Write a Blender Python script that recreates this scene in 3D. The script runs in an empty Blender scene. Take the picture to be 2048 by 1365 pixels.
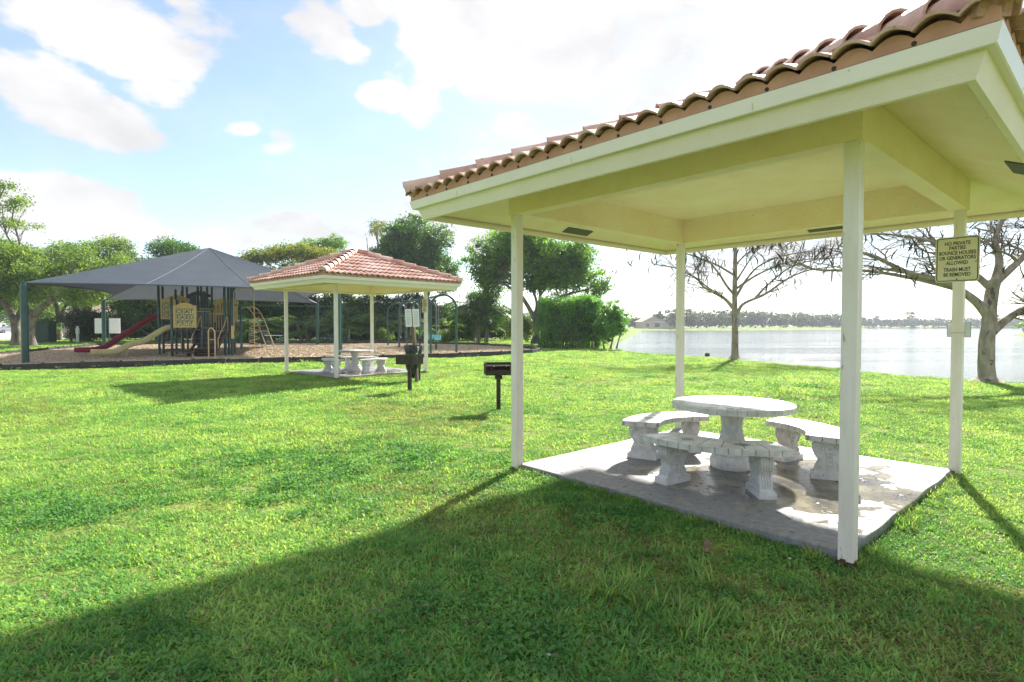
import bpy, bmesh, math, random
import numpy as np
from mathutils import Vector, Matrix
random.seed(7)
RNG = np.random.default_rng(11)
S = bpy.context.scene
COL = S.collection
PI = math.pi
R = math.radians

# ------------------------------------------------------------------ camera
cam_d = bpy.data.cameras.new('camera')
cam = bpy.data.objects.new('camera', cam_d)
COL.objects.link(cam)
cam.location = (0, 0, 1.6)
cam.rotation_euler = (PI / 2 - 0.0285, 0.0005, 0)
cam_d.sensor_width = 36
cam_d.lens = 1123.5 / 2048 * 36
cam_d.clip_start = 0.05
cam_d.clip_end = 3000
S.camera = cam

# ------------------------------------------------------------------ light
SUN_EL, SUN_AZ = R(35.5), math.atan2(0.45, 0.893)       # azimuth measured from +y towards +x
sun_dir = Vector((math.sin(SUN_AZ) * math.cos(SUN_EL), math.cos(SUN_AZ) * math.cos(SUN_EL), math.sin(SUN_EL)))
sun_l = bpy.data.lights.new('sun', 'SUN')
sun_l.energy = 2.75
sun_l.angle = R(2.0)
sun_l.color = (1.0, 0.955, 0.88)
sun = bpy.data.objects.new('sun', sun_l)
COL.objects.link(sun)
sun.rotation_euler = (-sun_dir).to_track_quat('-Z', 'Y').to_euler()

S.view_settings.view_transform = 'Standard'
S.view_settings.look = 'None'
S.view_settings.gamma = 1
S.view_settings.use_curve_mapping = False
S.view_settings.exposure = 2.25
S.render.engine = 'CYCLES'
S.cycles.use_denoising = True
S.cycles.max_bounces = 7
S.cycles.diffuse_bounces = 3
S.cycles.glossy_bounces = 3
S.cycles.transmission_bounces = 4
S.cycles.volume_bounces = 0
S.cycles.transparent_max_bounces = 6
S.cycles.sample_clamp_indirect = 6

# ------------------------------------------------------------------ world
def N(nt, kind, **kw):
    n = nt.nodes.new(kind)
    for k, v in kw.items():
        if k == 'inp':
            for kk, vv in v.items():
                n.inputs[kk].default_value = vv
        else:
            setattr(n, k, v)
    return n

def mth(nt, op, a, b=None, clamp=False, c=None):
    n = nt.nodes.new('ShaderNodeMath')
    n.operation = op
    n.use_clamp = clamp
    for i, v in enumerate((a, b, c)):
        if v is None:
            continue
        if isinstance(v, (int, float)):
            n.inputs[i].default_value = v
        else:
            nt.links.new(v, n.inputs[i])
    return n.outputs[0]

world = bpy.data.worlds.new('World')
S.world = world
world.use_nodes = True
nt = world.node_tree
nt.nodes.clear()
out = N(nt, 'ShaderNodeOutputWorld')
bg = N(nt, 'ShaderNodeBackground')
bg.inputs['Strength'].default_value = 0.05
sky = N(nt, 'ShaderNodeTexSky', sky_type='NISHITA', sun_disc=False, sun_elevation=SUN_EL,
        sun_rotation=SUN_AZ, air_density=1.0, dust_density=0.25, ozone_density=2.0)
tc = N(nt, 'ShaderNodeTexCoord')
DIR = tc.outputs['Generated']

def pix_dir(px, py):
    c, s = math.cos(0.0285), math.sin(0.0285)
    X, U = (px - 1024) / 1123.5, -(py - 682.5) / 1123.5
    return Vector((X, c + U * s, -s + U * c)).normalized()

def dotc(vec):
    n = N(nt, 'ShaderNodeVectorMath', operation='DOT_PRODUCT')
    nt.links.new(DIR, n.inputs[0])
    n.inputs[1].default_value = vec
    return n.outputs['Value']

def cloud_mask(az, el, ra, re, tilt=0.0):
    """soft ellipse round the sky direction (az, el) in degrees; half axes ra, re in degrees."""
    a, e, t = R(az), R(el), R(tilt)
    c = Vector((math.sin(a) * math.cos(e), math.cos(a) * math.cos(e), math.sin(e)))
    right = Vector((math.cos(a), -math.sin(a), 0))
    up = right.cross(c)
    ax = (right * math.cos(t) + up * math.sin(t)) / math.sin(R(ra))
    ay = (-right * math.sin(t) + up * math.cos(t)) / math.sin(R(re))
    x = dotc(ax); y = dotc(ay)
    r2 = mth(nt, 'ADD', mth(nt, 'MULTIPLY', x, x), mth(nt, 'MULTIPLY', y, y))
    m = mth(nt, 'SUBTRACT', 1.0, r2, clamp=True)
    return mth(nt, 'MULTIPLY', m, mth(nt, 'GREATER_THAN', dotc(c), 0.2))

# warped direction for ragged cloud edges
mp = N(nt, 'ShaderNodeMapping')
mp.inputs['Scale'].default_value = (1, 1, 2.0)
nt.links.new(DIR, mp.inputs['Vector'])
n1 = N(nt, 'ShaderNodeTexNoise', inp={'Scale': 3.4, 'Detail': 9, 'Roughness': 0.58, 'Distortion': 0.35})
nt.links.new(mp.outputs[0], n1.inputs['Vector'])
n2 = N(nt, 'ShaderNodeTexNoise', inp={'Scale': 11.0, 'Detail': 8, 'Roughness': 0.6, 'Distortion': 0.2})
nt.links.new(mp.outputs[0], n2.inputs['Vector'])
CL = [  # az, el, ra, re, tilt, weight : the clouds over the park
    (-34.8, 23.0, 7.2, 2.4, -6, 0.72), (-28.7, 24.8, 3.2, 2.4, 0, 0.6), (-40.2, 22.5, 2.4, 1.1, -15, 0.5), (-39.1, 17.4, 3.8, 2.2, -15, 0.72), (-35.0, 16.1, 4.2, 1.8, -12, 0.72), (-31.4, 19.3, 2.8, 1.1, 15, 0.48), (-29.5, 22.1, 3.2, 1.6, 20, 0.5), (-37.1, 9.6, 5.4, 1.9, -6, 0.74), (-33.7, 8.2, 3.1, 1.1, -8, 0.6), (-41.1, 8.0, 2.9, 1.5, 0, 0.55), (-18.6, 26.3, 2.8, 1.9, -30, 0.6), (-16.3, 24.9, 2.1, 1.0, -20, 0.5), (-14.2, 28.3, 1.9, 1.2, 0, 0.55), (-12.6, 21.3, 2.2, 1.1, 0, 0.58), (-9.0, 20.7, 1.8, 1.5, 30, 0.55), (-25.2, 17.2, 1.5, 0.7, 10, 0.46), (-22.5, 16.6, 1.6, 1.0, 10, 0.52), (-0.7, 27.7, 8.4, 3.6, -4, 0.75), (-1.2, 23.3, 3.2, 1.6, 0, 0.6), (0.3, 19.4, 1.9, 1.0, 0, 0.5), (-6.2, 24.8, 2.7, 1.4, 0, 0.45), (-18.8, 9.3, 8.1, 1.6, -3, 0.6), (-25.7, 7.7, 4.9, 1.1, 0, 0.5), (-9.7, 9.9, 6.8, 2.4, 6, 0.62), (-2.2, 7.6, 5.5, 2.5, 0, 0.5)]
acc = None
for az, el, ra, re, t, w in CL:
    m = mth(nt, 'MULTIPLY', cloud_mask(az, el, ra * 1.35, re * 1.5, t), w * 0.85)
    acc = m if acc is None else mth(nt, 'MAXIMUM', acc, m)
nz = mth(nt, 'ADD', mth(nt, 'MULTIPLY', n1.outputs['Fac'], 0.9), mth(nt, 'MULTIPLY', n2.outputs['Fac'], 1.05))
# bright thin cloud veil spreading round the sun
sun_dot = dotc(sun_dir)
veil = N(nt, 'ShaderNodeMapRange', interpolation_type='SMOOTHSTEP')
for k, v in zip(('From Min', 'From Max', 'To Min', 'To Max'), (0.74, 0.97, 0.0, 0.85)):
    veil.inputs[k].default_value = v
nt.links.new(sun_dot, veil.inputs['Value'])
sepz = N(nt, 'ShaderNodeSeparateXYZ')
nt.links.new(DIR, sepz.inputs[0])
# unseen broken cloud added overhead and behind the camera, for more fill light
bk = mth(nt, 'MAXIMUM', mth(nt, 'MULTIPLY', mth(nt, 'SUBTRACT', sepz.outputs['Z'], 0.50, clamp=True), 1.6), mth(nt, 'MULTIPLY', sepz.outputs['Y'], -0.5, clamp=True))
acc = mth(nt, 'MAXIMUM', acc, mth(nt, 'MINIMUM', bk, 0.34))
tot = mth(nt, 'ADD', mth(nt, 'ADD', nz, acc), mth(nt, 'MULTIPLY', veil.outputs[0], 0.45))
cr = N(nt, 'ShaderNodeMapRange', interpolation_type='SMOOTHSTEP')
for k, v in zip(('From Min', 'From Max', 'To Min', 'To Max'), (1.10, 1.40, 0.0, 0.97)):
    cr.inputs[k].default_value = v
nt.links.new(tot, cr.inputs['Value'])
sep = N(nt, 'ShaderNodeSeparateXYZ')
nt.links.new(DIR, sep.inputs[0])
hz = N(nt, 'ShaderNodeMapRange', interpolation_type='SMOOTHSTEP')   # low haze at the horizon
for k, v in zip(('From Min', 'From Max', 'To Min', 'To Max'), (0.0, 0.22, 0.42, 0.0)):
    hz.inputs[k].default_value = v
nt.links.new(sep.outputs['Z'], hz.inputs['Value'])
alpha = mth(nt, 'MAXIMUM', cr.outputs[0], hz.outputs[0])
alpha = mth(nt, 'MAXIMUM', alpha, veil.outputs[0])
alpha = mth(nt, 'MAXIMUM', alpha, mth(nt, 'MULTIPLY', n2.outputs['Fac'], 0.42))
# cloud brightness: brighter towards the sun, soft grey undersides
shade = N(nt, 'ShaderNodeMapRange', interpolation_type='SMOOTHSTEP')
for k, v in zip(('From Min', 'From Max', 'To Min', 'To Max'), (0.38, 0.60, 0.85, 1.06)):
    shade.inputs[k].default_value = v
nt.links.new(n1.outputs['Fac'], shade.inputs['Value'])
sunb = N(nt, 'ShaderNodeMapRange')
for k, v in zip(('From Min', 'From Max', 'To Min', 'To Max'), (0.2, 1.0, 3.95, 4.35)):
    sunb.inputs[k].default_value = v
nt.links.new(sun_dot, sunb.inputs['Value'])
cb = mth(nt, 'MULTIPLY', shade.outputs[0], sunb.outputs[0])
cc = N(nt, 'ShaderNodeCombineXYZ')
nt.links.new(mth(nt, 'MULTIPLY', cb, 1.0), cc.inputs[0])
nt.links.new(mth(nt, 'MULTIPLY', cb, 0.99), cc.inputs[1])
nt.links.new(mth(nt, 'MULTIPLY', cb, 0.99), cc.inputs[2])
mixc = N(nt, 'ShaderNodeMix', data_type='RGBA')
nt.links.new(alpha, mixc.inputs['Factor'])
nt.links.new(sky.outputs[0], mixc.inputs[6])
nt.links.new(cc.outputs[0], mixc.inputs[7])
nt.links.new(mixc.outputs[2], bg.inputs['Color'])
nt.links.new(bg.outputs[0], out.inputs['Surface'])

# ------------------------------------------------------------------ materials
def ramp(nt, fac, stops):
    r = nt.nodes.new('ShaderNodeValToRGB')
    els = r.color_ramp.elements
    while len(els) < len(stops):
        els.new(0.5)
    for e, (p, c) in zip(els, stops):
        e.position = p
        e.color = (*c, 1) if len(c) == 3 else c
    nt.links.new(fac, r.inputs[0])
    return r.outputs[0]

def material(name, c1, c2=None, scale=6.0, rough=0.7, bump=0.0, bscale=60.0, metal=0.0, spec=0.5, coord='Object',
             detail=5.0, stretch=(1, 1, 1), spots=None, contrast=(0.35, 0.65)):
    """noise-mottled surface; spots = (colour, scale, threshold) adds small marks."""
    m = bpy.data.materials.new(name)
    m.use_nodes = True
    t = m.node_tree
    b = t.nodes['Principled BSDF']
    co = N(t, 'ShaderNodeTexCoord')
    mp = N(t, 'ShaderNodeMapping')
    mp.inputs['Scale'].default_value = stretch
    if coord == 'World':
        g = N(t, 'ShaderNodeNewGeometry')
        t.links.new(g.outputs['Position'], mp.inputs['Vector'])
    else:
        t.links.new(co.outputs[coord], mp.inputs['Vector'])
    n = N(t, 'ShaderNodeTexNoise', inp={'Scale': scale, 'Detail': detail, 'Roughness': 0.6})
    t.links.new(mp.outputs[0], n.inputs['Vector'])
    colr = ramp(t, n.outputs['Fac'], [(contrast[0], c1), (contrast[1], c2 or c1)])
    if spots:
        n3 = N(t, 'ShaderNodeTexNoise', inp={'Scale': spots[1], 'Detail': 3, 'Roughness': 0.6})
        t.links.new(mp.outputs[0], n3.inputs['Vector'])
        mk = ramp(t, n3.outputs['Fac'], [(spots[2], (0, 0, 0)), (spots[2] + 0.04, (1, 1, 1))])
        mx = N(t, 'ShaderNodeMix', data_type='RGBA')
        t.links.new(mk, mx.inputs['Factor'])
        t.links.new(colr, mx.inputs[6])
        mx.inputs[7].default_value = (*spots[0], 1)
        colr = mx.outputs[2]
    t.links.new(colr, b.inputs['Base Color'])
    b.inputs['Roughness'].default_value = rough
    b.inputs['Metallic'].default_value = metal
    b.inputs['Specular IOR Level'].default_value = spec
    if bump:
        nb = N(t, 'ShaderNodeTexNoise', inp={'Scale': bscale, 'Detail': 4, 'Roughness': 0.6})
        t.links.new(mp.outputs[0], nb.inputs['Vector'])
        bp = N(t, 'ShaderNodeBump', inp={'Strength': bump, 'Distance': 0.02})
        t.links.new(nb.outputs['Fac'], bp.inputs['Height'])
        t.links.new(bp.outputs[0], b.inputs['Normal'])
    return m

def leaf_material(name, cols, transl=0.45, tint=(1.3, 1.2, 0.42), scale=0.9, rough=0.5, spec=0.3, fine=3.5):
    """cols = three greens mixed by a position noise; light passes through the leaf."""
    m = bpy.data.materials.new(name)
    m.use_nodes = True
    t = m.node_tree
    t.nodes.clear()
    o = N(t, 'ShaderNodeOutputMaterial')
    g = N(t, 'ShaderNodeNewGeometry')
    n = N(t, 'ShaderNodeTexNoise', inp={'Scale': scale, 'Detail': 4, 'Roughness': 0.6})
    t.links.new(g.outputs['Position'], n.inputs['Vector'])
    nf = N(t, 'ShaderNodeTexNoise', inp={'Scale': fine, 'Detail': 2, 'Roughness': 0.6})
    t.links.new(g.outputs['Position'], nf.inputs['Vector'])
    f = mth(t, 'ADD', mth(t, 'MULTIPLY', n.outputs['Fac'], 0.6), mth(t, 'MULTIPLY', nf.outputs['Fac'], 0.4))
    c = ramp(t, f, [(0.41, cols[0]), (0.50, cols[1]), (0.58, cols[2])])
    b = N(t, 'ShaderNodeBsdfPrincipled')
    t.links.new(c, b.inputs['Base Color'])
    b.inputs['Roughness'].default_value = rough
    b.inputs['Specular IOR Level'].default_value = spec
    tr = N(t, 'ShaderNodeBsdfTranslucent')
    mu = N(t, 'ShaderNodeMix', data_type='RGBA', blend_type='MULTIPLY')
    mu.inputs['Factor'].default_value = 1
    t.links.new(c, mu.inputs[6])
    mu.inputs[7].default_value = (tint[0] * 1.6, tint[1] * 1.6, tint[2] * 1.6, 1)
    t.links.new(mu.outputs[2], tr.inputs['Color'])
    ms = N(t, 'ShaderNodeMixShader')
    ms.inputs[0].default_value = transl
    t.links.new(b.outputs[0], ms.inputs[1])
    t.links.new(tr.outputs[0], ms.inputs[2])
    t.links.new(ms.outputs[0], o.inputs['Surface'])
    return m

M = {}
M['post'] = material('post_paint', (0.78, 0.70, 0.62), (0.88, 0.81, 0.74), 9, 0.5, 0.25, 40, stretch=(1, 1, 0.22), spots=((0.40, 0.33, 0.22), 20, 0.655))
M['fascia'] = material('fascia_paint', (0.88, 0.76, 0.64), (0.92, 0.81, 0.70), 2.5, 0.6, 0.25, 60, spots=((0.34, 0.33, 0.20), 14, 0.72))
M['drip'] = material('drip_metal', (0.88, 0.79, 0.75), (0.92, 0.84, 0.80), 3, 0.35, 0.02, 20, spots=((0.4, 0.38, 0.3), 18, 0.72))
M['stucco'] = material('cream_stucco', (0.95, 0.76, 0.50), (0.98, 0.84, 0.60), 2.2, 0.85, 0.9, 38, stretch=(1, 1, 1), spots=((0.52, 0.43, 0.24), 24, 0.70))
M['vent'] = material('vent_screen', (0.10, 0.095, 0.085), (0.16, 0.15, 0.13), 60, 0.8, 0.3, 200)
M['tile'] = material('terracotta', (0.54, 0.28, 0.21), (0.74, 0.48, 0.39), 3.2, 0.55, 0.5, 38, coord='World', spots=((0.16, 0.11, 0.08), 8, 0.64), detail=8)
M['closure'] = material('terracotta_closure', (0.50, 0.25, 0.16), (0.62, 0.33, 0.22), 5, 0.8, 0.15, 40)
M['mortar'] = material('pink_mortar', (0.42, 0.22, 0.16), (0.58, 0.36, 0.28), 20, 0.9, 0.6, 60, coord='World')
M['felt'] = material('roof_felt', (0.05, 0.04, 0.035), None, 5, 0.9)
M['cast'] = material('white_cast_stone', (0.56, 0.545, 0.52), (0.72, 0.70, 0.68), 12, 0.6, 0.5, 45, spots=((0.28, 0.26, 0.22), 22, 0.68), detail=8)
M['seat_tile'] = material('pale_seat_tile', (0.48, 0.47, 0.44), (0.70, 0.68, 0.65), 9, 0.35, 0.15, 60, coord='World')
M['dark_inlay'] = material('dark_inlay', (0.05, 0.06, 0.06), (0.35, 0.36, 0.36), 40, 0.3, 0.1, 60, coord='World')
M['rot'] = material('rotten_wood', (0.05, 0.03, 0.015), (0.17, 0.10, 0.05), 30, 0.9, 0.8, 60)
M['greenpost'] = material('dark_green_enamel', (0.018, 0.065, 0.058), (0.025, 0.085, 0.075), 3, 0.35, 0.02, 30)
M['teal'] = material('teal_enamel', (0.03, 0.14, 0.14), (0.04, 0.17, 0.17), 3, 0.35)
M['tan'] = material('tan_enamel', (0.50, 0.38, 0.20), (0.58, 0.46, 0.26), 5, 0.4, 0.02, 30)
M['brown'] = material('brown_plastic', (0.06, 0.035, 0.028), (0.09, 0.055, 0.045), 5, 0.5, 0.1, 30)
M['yellow_panel'] = material('tan_plastic_panel', (0.60, 0.44, 0.15), (0.66, 0.50, 0.20), 4, 0.45, 0.03, 20)
M['slide_y'] = material('pale_yellow_plastic', (0.62, 0.56, 0.25), (0.68, 0.62, 0.32), 4, 0.35, 0.02, 20)
M['slide_r'] = material('maroon_plastic', (0.22, 0.018, 0.035), (0.28, 0.028, 0.05), 4, 0.35, 0.02, 20)
M['navy'] = material('navy_plastic', (0.012, 0.018, 0.08), (0.02, 0.03, 0.11), 4, 0.4)
M['black'] = material('black_plastic', (0.015, 0.015, 0.016), (0.035, 0.034, 0.035), 9, 0.5, 0.2, 30)
M['border'] = material('black_border_plastic', (0.02, 0.019, 0.02), (0.05, 0.045, 0.045), 4, 0.6, 0.2, 30, coord='World')
M['white'] = material('white_board', (0.72, 0.73, 0.76), (0.80, 0.80, 0.82), 4, 0.5)
M['signface'] = material('faded_sign_face', (0.66, 0.60, 0.40), (0.74, 0.69, 0.50), 7, 0.45, 0.03, 30, spots=((0.42, 0.27, 0.12), 9, 0.685))
M['signedge'] = material('sign_back', (0.68, 0.67, 0.60), (0.72, 0.71, 0.66), 7, 0.5)
M['ink'] = material('sign_ink', (0.02, 0.02, 0.025), (0.05, 0.045, 0.04), 30, 0.6)
M['faded_ink'] = material('faded_sign_ink', (0.30, 0.28, 0.22), (0.40, 0.38, 0.30), 30, 0.6)
M['grill'] = material('burnt_steel', (0.02, 0.016, 0.013), (0.07, 0.045, 0.03), 12, 0.55, 0.4, 50, metal=0.3, spots=((0.22, 0.15, 0.09), 11, 0.64))
M['wood'] = material('weathered_wood', (0.10, 0.075, 0.045), (0.20, 0.15, 0.09), 8, 0.85, 0.4, 40, stretch=(1, 1, 0.15))
M['bag'] = material('black_bag', (0.008, 0.008, 0.009), (0.02, 0.02, 0.022), 6, 0.25, 0.5, 14)
M['bin'] = material('green_bin', (0.02, 0.055, 0.04), (0.03, 0.08, 0.06), 6, 0.5)
M['bark'] = material('grey_bark', (0.10, 0.085, 0.065), (0.26, 0.23, 0.18), 3.5, 0.9, 0.9, 14, stretch=(1, 1, 0.35), coord='World', spots=((0.05, 0.045, 0.04), 5, 0.60))
M['pale_bark'] = material('pale_bark', (0.20, 0.165, 0.12), (0.42, 0.36, 0.28), 5.5, 0.9, 1.0, 22, stretch=(1, 1, 0.4), coord='World', spots=((0.10, 0.085, 0.065), 7, 0.61), detail=9)
M['twig'] = material('twig_bark', (0.12, 0.10, 0.08), (0.22, 0.185, 0.15), 6, 0.9, coord='World')
M['pod'] = material('seed_pod', (0.02, 0.013, 0.01), (0.05, 0.03, 0.02), 6, 0.7, coord='World')
M['asphalt'] = material('pale_pavement', (0.36, 0.35, 0.34), (0.46, 0.45, 0.43), 1.2, 0.9, 0.2, 40, coord='World')
M['wall_beige'] = material('beige_render', (0.50, 0.43, 0.32), (0.56, 0.49, 0.37), 1, 0.9, 0.1, 10)
M['wall_grey'] = material('grey_green_render', (0.22, 0.23, 0.19), (0.28, 0.28, 0.23), 1, 0.9, 0.1, 10)
M['roof_tile_far'] = material('far_roof', (0.34, 0.25, 0.19), (0.44, 0.34, 0.26), 1.5, 0.85, 0.4, 6)
M['roof_pale'] = material('pale_roof', (0.50, 0.49, 0.46), (0.58, 0.57, 0.54), 1.5, 0.85, 0.4, 6)
M['glass'] = material('window_glass', (0.03, 0.035, 0.04), None, 1, 0.08)
M['car'] = material('silver_paint', (0.55, 0.56, 0.58), None, 1, 0.25, metal=0.5)
M['rubber'] = material('tyre_rubber', (0.02, 0.02, 0.02), None, 1, 0.8)
M['steel'] = material('galvanised', (0.35, 0.36, 0.36), (0.45, 0.46, 0.46), 9, 0.4, metal=0.8)
M['swing_teal'] = material('swing_bucket', (0.10, 0.40, 0.48), (0.14, 0.46, 0.54), 9, 0.4)
M['canopy'] = material('shade_cloth', (0.045, 0.065, 0.09), (0.06, 0.085, 0.112), 1.2, 0.75, 0.15, 90)
M['seam'] = material('canopy_seam', (0.085, 0.11, 0.14), None, 1.2, 0.7)
M['stone'] = material('dark_stone', (0.03, 0.03, 0.032), (0.08, 0.075, 0.07), 9, 0.8, 0.5, 30)
M['cone'] = material('dry_cone', (0.13, 0.085, 0.045), (0.30, 0.21, 0.12), 30, 0.9, 0.6, 50)
M['paper'] = material('white_scrap', (0.45, 0.45, 0.45), None, 5, 0.7)

t = M['fascia'].node_tree
pb = t.nodes['Principled BSDF']
src = pb.inputs['Base Color'].links[0].from_socket
tcx = N(t, 'ShaderNodeTexCoord'); sx_ = N(t, 'ShaderNodeSeparateXYZ'); t.links.new(tcx.outputs['Object'], sx_.inputs[0])
nx_ = N(t, 'ShaderNodeTexNoise', inp={'Scale': 3.0, 'Detail': 5}); t.links.new(tcx.outputs['Object'], nx_.inputs['Vector'])
hgt = mth(t, 'ADD', sx_.outputs[2], mth(t, 'MULTIPLY', nx_.outputs['Fac'], 0.10))
mk = ramp(t, mth(t, 'MULTIPLY', mth(t, 'SUBTRACT', hgt, 2.85), 10.0), [(0.55, (0, 0, 0)), (1.0, (0.40, 0.40, 0.40))])
mxx = N(t, 'ShaderNodeMix', data_type='RGBA'); t.links.new(mk, mxx.inputs['Factor']); t.links.new(src, mxx.inputs[6]); mxx.inputs[7].default_value = (0.50, 0.46, 0.14, 1)
t.links.new(mxx.outputs[2], pb.inputs['Base Color'])
# every roof tile fired a little differently
t = M['tile'].node_tree
pb = t.nodes['Principled BSDF']
src = pb.inputs['Base Color'].links[0].from_socket
oi = N(t, 'ShaderNodeObjectInfo')
hs = N(t, 'ShaderNodeHueSaturation')
mr = N(t, 'ShaderNodeMapRange'); mr.inputs['To Min'].default_value = 0.72; mr.inputs['To Max'].default_value = 1.18
t.links.new(oi.outputs['Random'], mr.inputs['Value']); t.links.new(mr.outputs[0], hs.inputs['Value'])
mr2 = N(t, 'ShaderNodeMapRange'); mr2.inputs['To Min'].default_value = 1.15; mr2.inputs['To Max'].default_value = 0.75
t.links.new(oi.outputs['Random'], mr2.inputs['Value']); t.links.new(mr2.outputs[0], hs.inputs['Saturation'])
t.links.new(src, hs.inputs['Color']); t.links.new(hs.outputs[0], pb.inputs['Base Color'])
# two-sided shade cloth: a little light comes through
t = M['canopy'].node_tree
pb = t.nodes['Principled BSDF']; mo = t.nodes['Material Output']
trn = N(t, 'ShaderNodeBsdfTranslucent'); trn.inputs['Color'].default_value = (0.07, 0.085, 0.10, 1)
mxs = N(t, 'ShaderNodeMixShader'); mxs.inputs[0].default_value = 0.30
t.links.new(pb.outputs[0], mxs.inputs[1]); t.links.new(trn.outputs[0], mxs.inputs[2]); t.links.new(mxs.outputs[0], mo.inputs['Surface'])

GREEN_D = ((0.028, 0.08, 0.022), (0.055, 0.145, 0.034), (0.11, 0.23, 0.045))
M['leaf_mid'] = leaf_material('mid_green_leaf', ((0.045, 0.12, 0.03), (0.09, 0.20, 0.042), (0.16, 0.30, 0.055)), 0.48)
M['leaf_dark'] = leaf_material('dark_green_leaf', GREEN_D, 0.35)
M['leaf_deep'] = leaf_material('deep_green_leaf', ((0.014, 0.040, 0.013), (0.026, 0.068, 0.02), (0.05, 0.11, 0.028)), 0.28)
M['leaf_oak'] = leaf_material('grey_green_leaf', ((0.07, 0.14, 0.045), (0.13, 0.22, 0.06), (0.21, 0.31, 0.08)), 0.42)
M['leaf_yellow'] = leaf_material('yellow_green_leaf', ((0.07, 0.11, 0.018), (0.12, 0.16, 0.025), (0.17, 0.19, 0.03)), 0.5)
M['leaf_sparse'] = leaf_material('tan_green_leaf', ((0.12, 0.13, 0.04), (0.17, 0.17, 0.06), (0.22, 0.19, 0.08)), 0.45)
M['leaf_hedge'] = leaf_material('hedge_leaf', ((0.05, 0.16, 0.035), (0.085, 0.24, 0.045), (0.15, 0.33, 0.06)), 0.45, scale=1.2)
M['leaf_palm'] = leaf_material('palm_leaf', ((0.024, 0.066, 0.02), (0.05, 0.12, 0.028), (0.11, 0.20, 0.04)), 0.38, scale=1.0)
M['leaf_bright'] = leaf_material('bright_leaf', ((0.06, 0.14, 0.02), (0.11, 0.20, 0.025), (0.18, 0.25, 0.03)), 0.5, scale=1.0)
M['leaf_far'] = leaf_material('far_leaf', ((0.035, 0.06, 0.03), (0.05, 0.085, 0.04), (0.08, 0.11, 0.05)), 0.3, scale=0.08, fine=0.5)

# ------------------------------------------------------------------ mesh helpers
class MB:
    def __init__(s):
        s.v = []; s.f = []
    def add(s, vs, fs):
        o = len(s.v)
        s.v += [tuple(v) for v in vs]
        s.f += [tuple(i + o for i in f) for f in fs]
        return s
    def box(s, c, d, rot=None):
        x, y, z = d[0] / 2, d[1] / 2, d[2] / 2
        vs = [Vector((a * x, b * y, e * z)) for a in (-1, 1) for b in (-1, 1) for e in (-1, 1)]
        if rot is not None:
            vs = [rot @ v for v in vs]
        vs = [v + Vector(c) for v in vs]
        return s.add(vs, [(0, 1, 3, 2), (4, 6, 7, 5), (0, 4, 5, 1), (2, 3, 7, 6), (0, 2, 6, 4), (1, 5, 7, 3)])
    def bar(s, p, q, w, h=None):
        p, q = Vector(p), Vector(q)
        d = q - p
        rot = d.to_track_quat('Z', 'Y').to_matrix()
        return s.box((p + q) / 2, (w, h or w, d.length), rot)
    def tube(s, pts, rad, n=8, cap=True):
        pts = [Vector(p) for p in pts]
        if not hasattr(rad, '__len__'):
            rad = [rad] * len(pts)
        ref = None
        rings = []
        for i, p in enumerate(pts):
            d = (pts[min(i + 1, len(pts) - 1)] - pts[max(i - 1, 0)])
            if d.length < 1e-9:
                d = Vector((0, 0, 1))
            d.normalize()
            if ref is None:
                ref = Vector((1, 0, 0)) if abs(d.x) < 0.8 else Vector((0, 1, 0))
            a = ref - d * ref.dot(d)
            if a.length < 1e-4:
                a = d.orthogonal()
            a.normalize()
            ref = a
            b = d.cross(a)
            rings.append([p + (a * math.cos(2 * PI * k / n) + b * math.sin(2 * PI * k / n)) * rad[i] for k in range(n)])
        vs = [v for r in rings for v in r]
        fs = []
        for i in range(len(rings) - 1):
            for k in range(n):
                k2 = (k + 1) % n
                fs.append((i * n + k, i * n + k2, (i + 1) * n + k2, (i + 1) * n + k))
        if cap:
            fs.append(tuple(range(n))[::-1])
            fs.append(tuple((len(rings) - 1) * n + k for k in range(n)))
        return s.add(vs, fs)
    def lathe(s, prof, n=24, c=(0, 0, 0), flute=None):
        vs = []
        for r, z in prof:
            for k in range(n):
                a = 2 * PI * k / n
                rr = r
                if flute and flute[0] < z < flute[1]:
                    rr = r * (1 + flute[3] * abs(math.cos(a * flute[2] / 2)) )
                vs.append((c[0] + rr * math.cos(a), c[1] + rr * math.sin(a), c[2] + z))
        fs = []
        for i in range(len(prof) - 1):
            for k in range(n):
                k2 = (k + 1) % n
                fs.append((i * n + k, i * n + k2, (i + 1) * n + k2, (i + 1) * n + k))
        fs.append(tuple(range(n))[::-1])
        fs.append(tuple((len(prof) - 1) * n + k for k in range(n)))
        return s.add(vs, fs)
    def prism(s, poly, z0, z1):
        n = len(poly)
        vs = [(x, y, z0) for x, y in poly] + [(x, y, z1) for x, y in poly]
        fs = [tuple(range(n))[::-1], tuple(range(n, 2 * n))] + [(i, (i + 1) % n, n + (i + 1) % n, n + i) for i in range(n)]
        return s.add(vs, fs)
    def mesh(s, name):
        me = bpy.data.meshes.new(name)
        me.from_pydata(s.v, [], s.f)
        me.update()
        return me

def fix_normals(me):
    bm = bmesh.new(); bm.from_mesh(me)
    bmesh.ops.recalc_face_normals(bm, faces=bm.faces)
    bm.to_mesh(me); bm.free()

def link(name, me, mat=None, parent=None, smooth=False, bevel=0.0, angle=40):
    o = bpy.data.objects.new(name, me)
    COL.objects.link(o)
    if mat is not None and not me.materials:
        me.materials.append(mat)
    if parent is not None:
        o.parent = parent
    if smooth:
        me.polygons.foreach_set('use_smooth', [True] * len(me.polygons))
        try:
            me.set_sharp_from_angle(angle=R(angle))
        except Exception:
            pass
    if bevel:
        md = o.modifiers.new('bevel', 'BEVEL')
        md.width = bevel; md.segments = 2; md.limit_method = 'ANGLE'; md.angle_limit = R(35)
    return o

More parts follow.
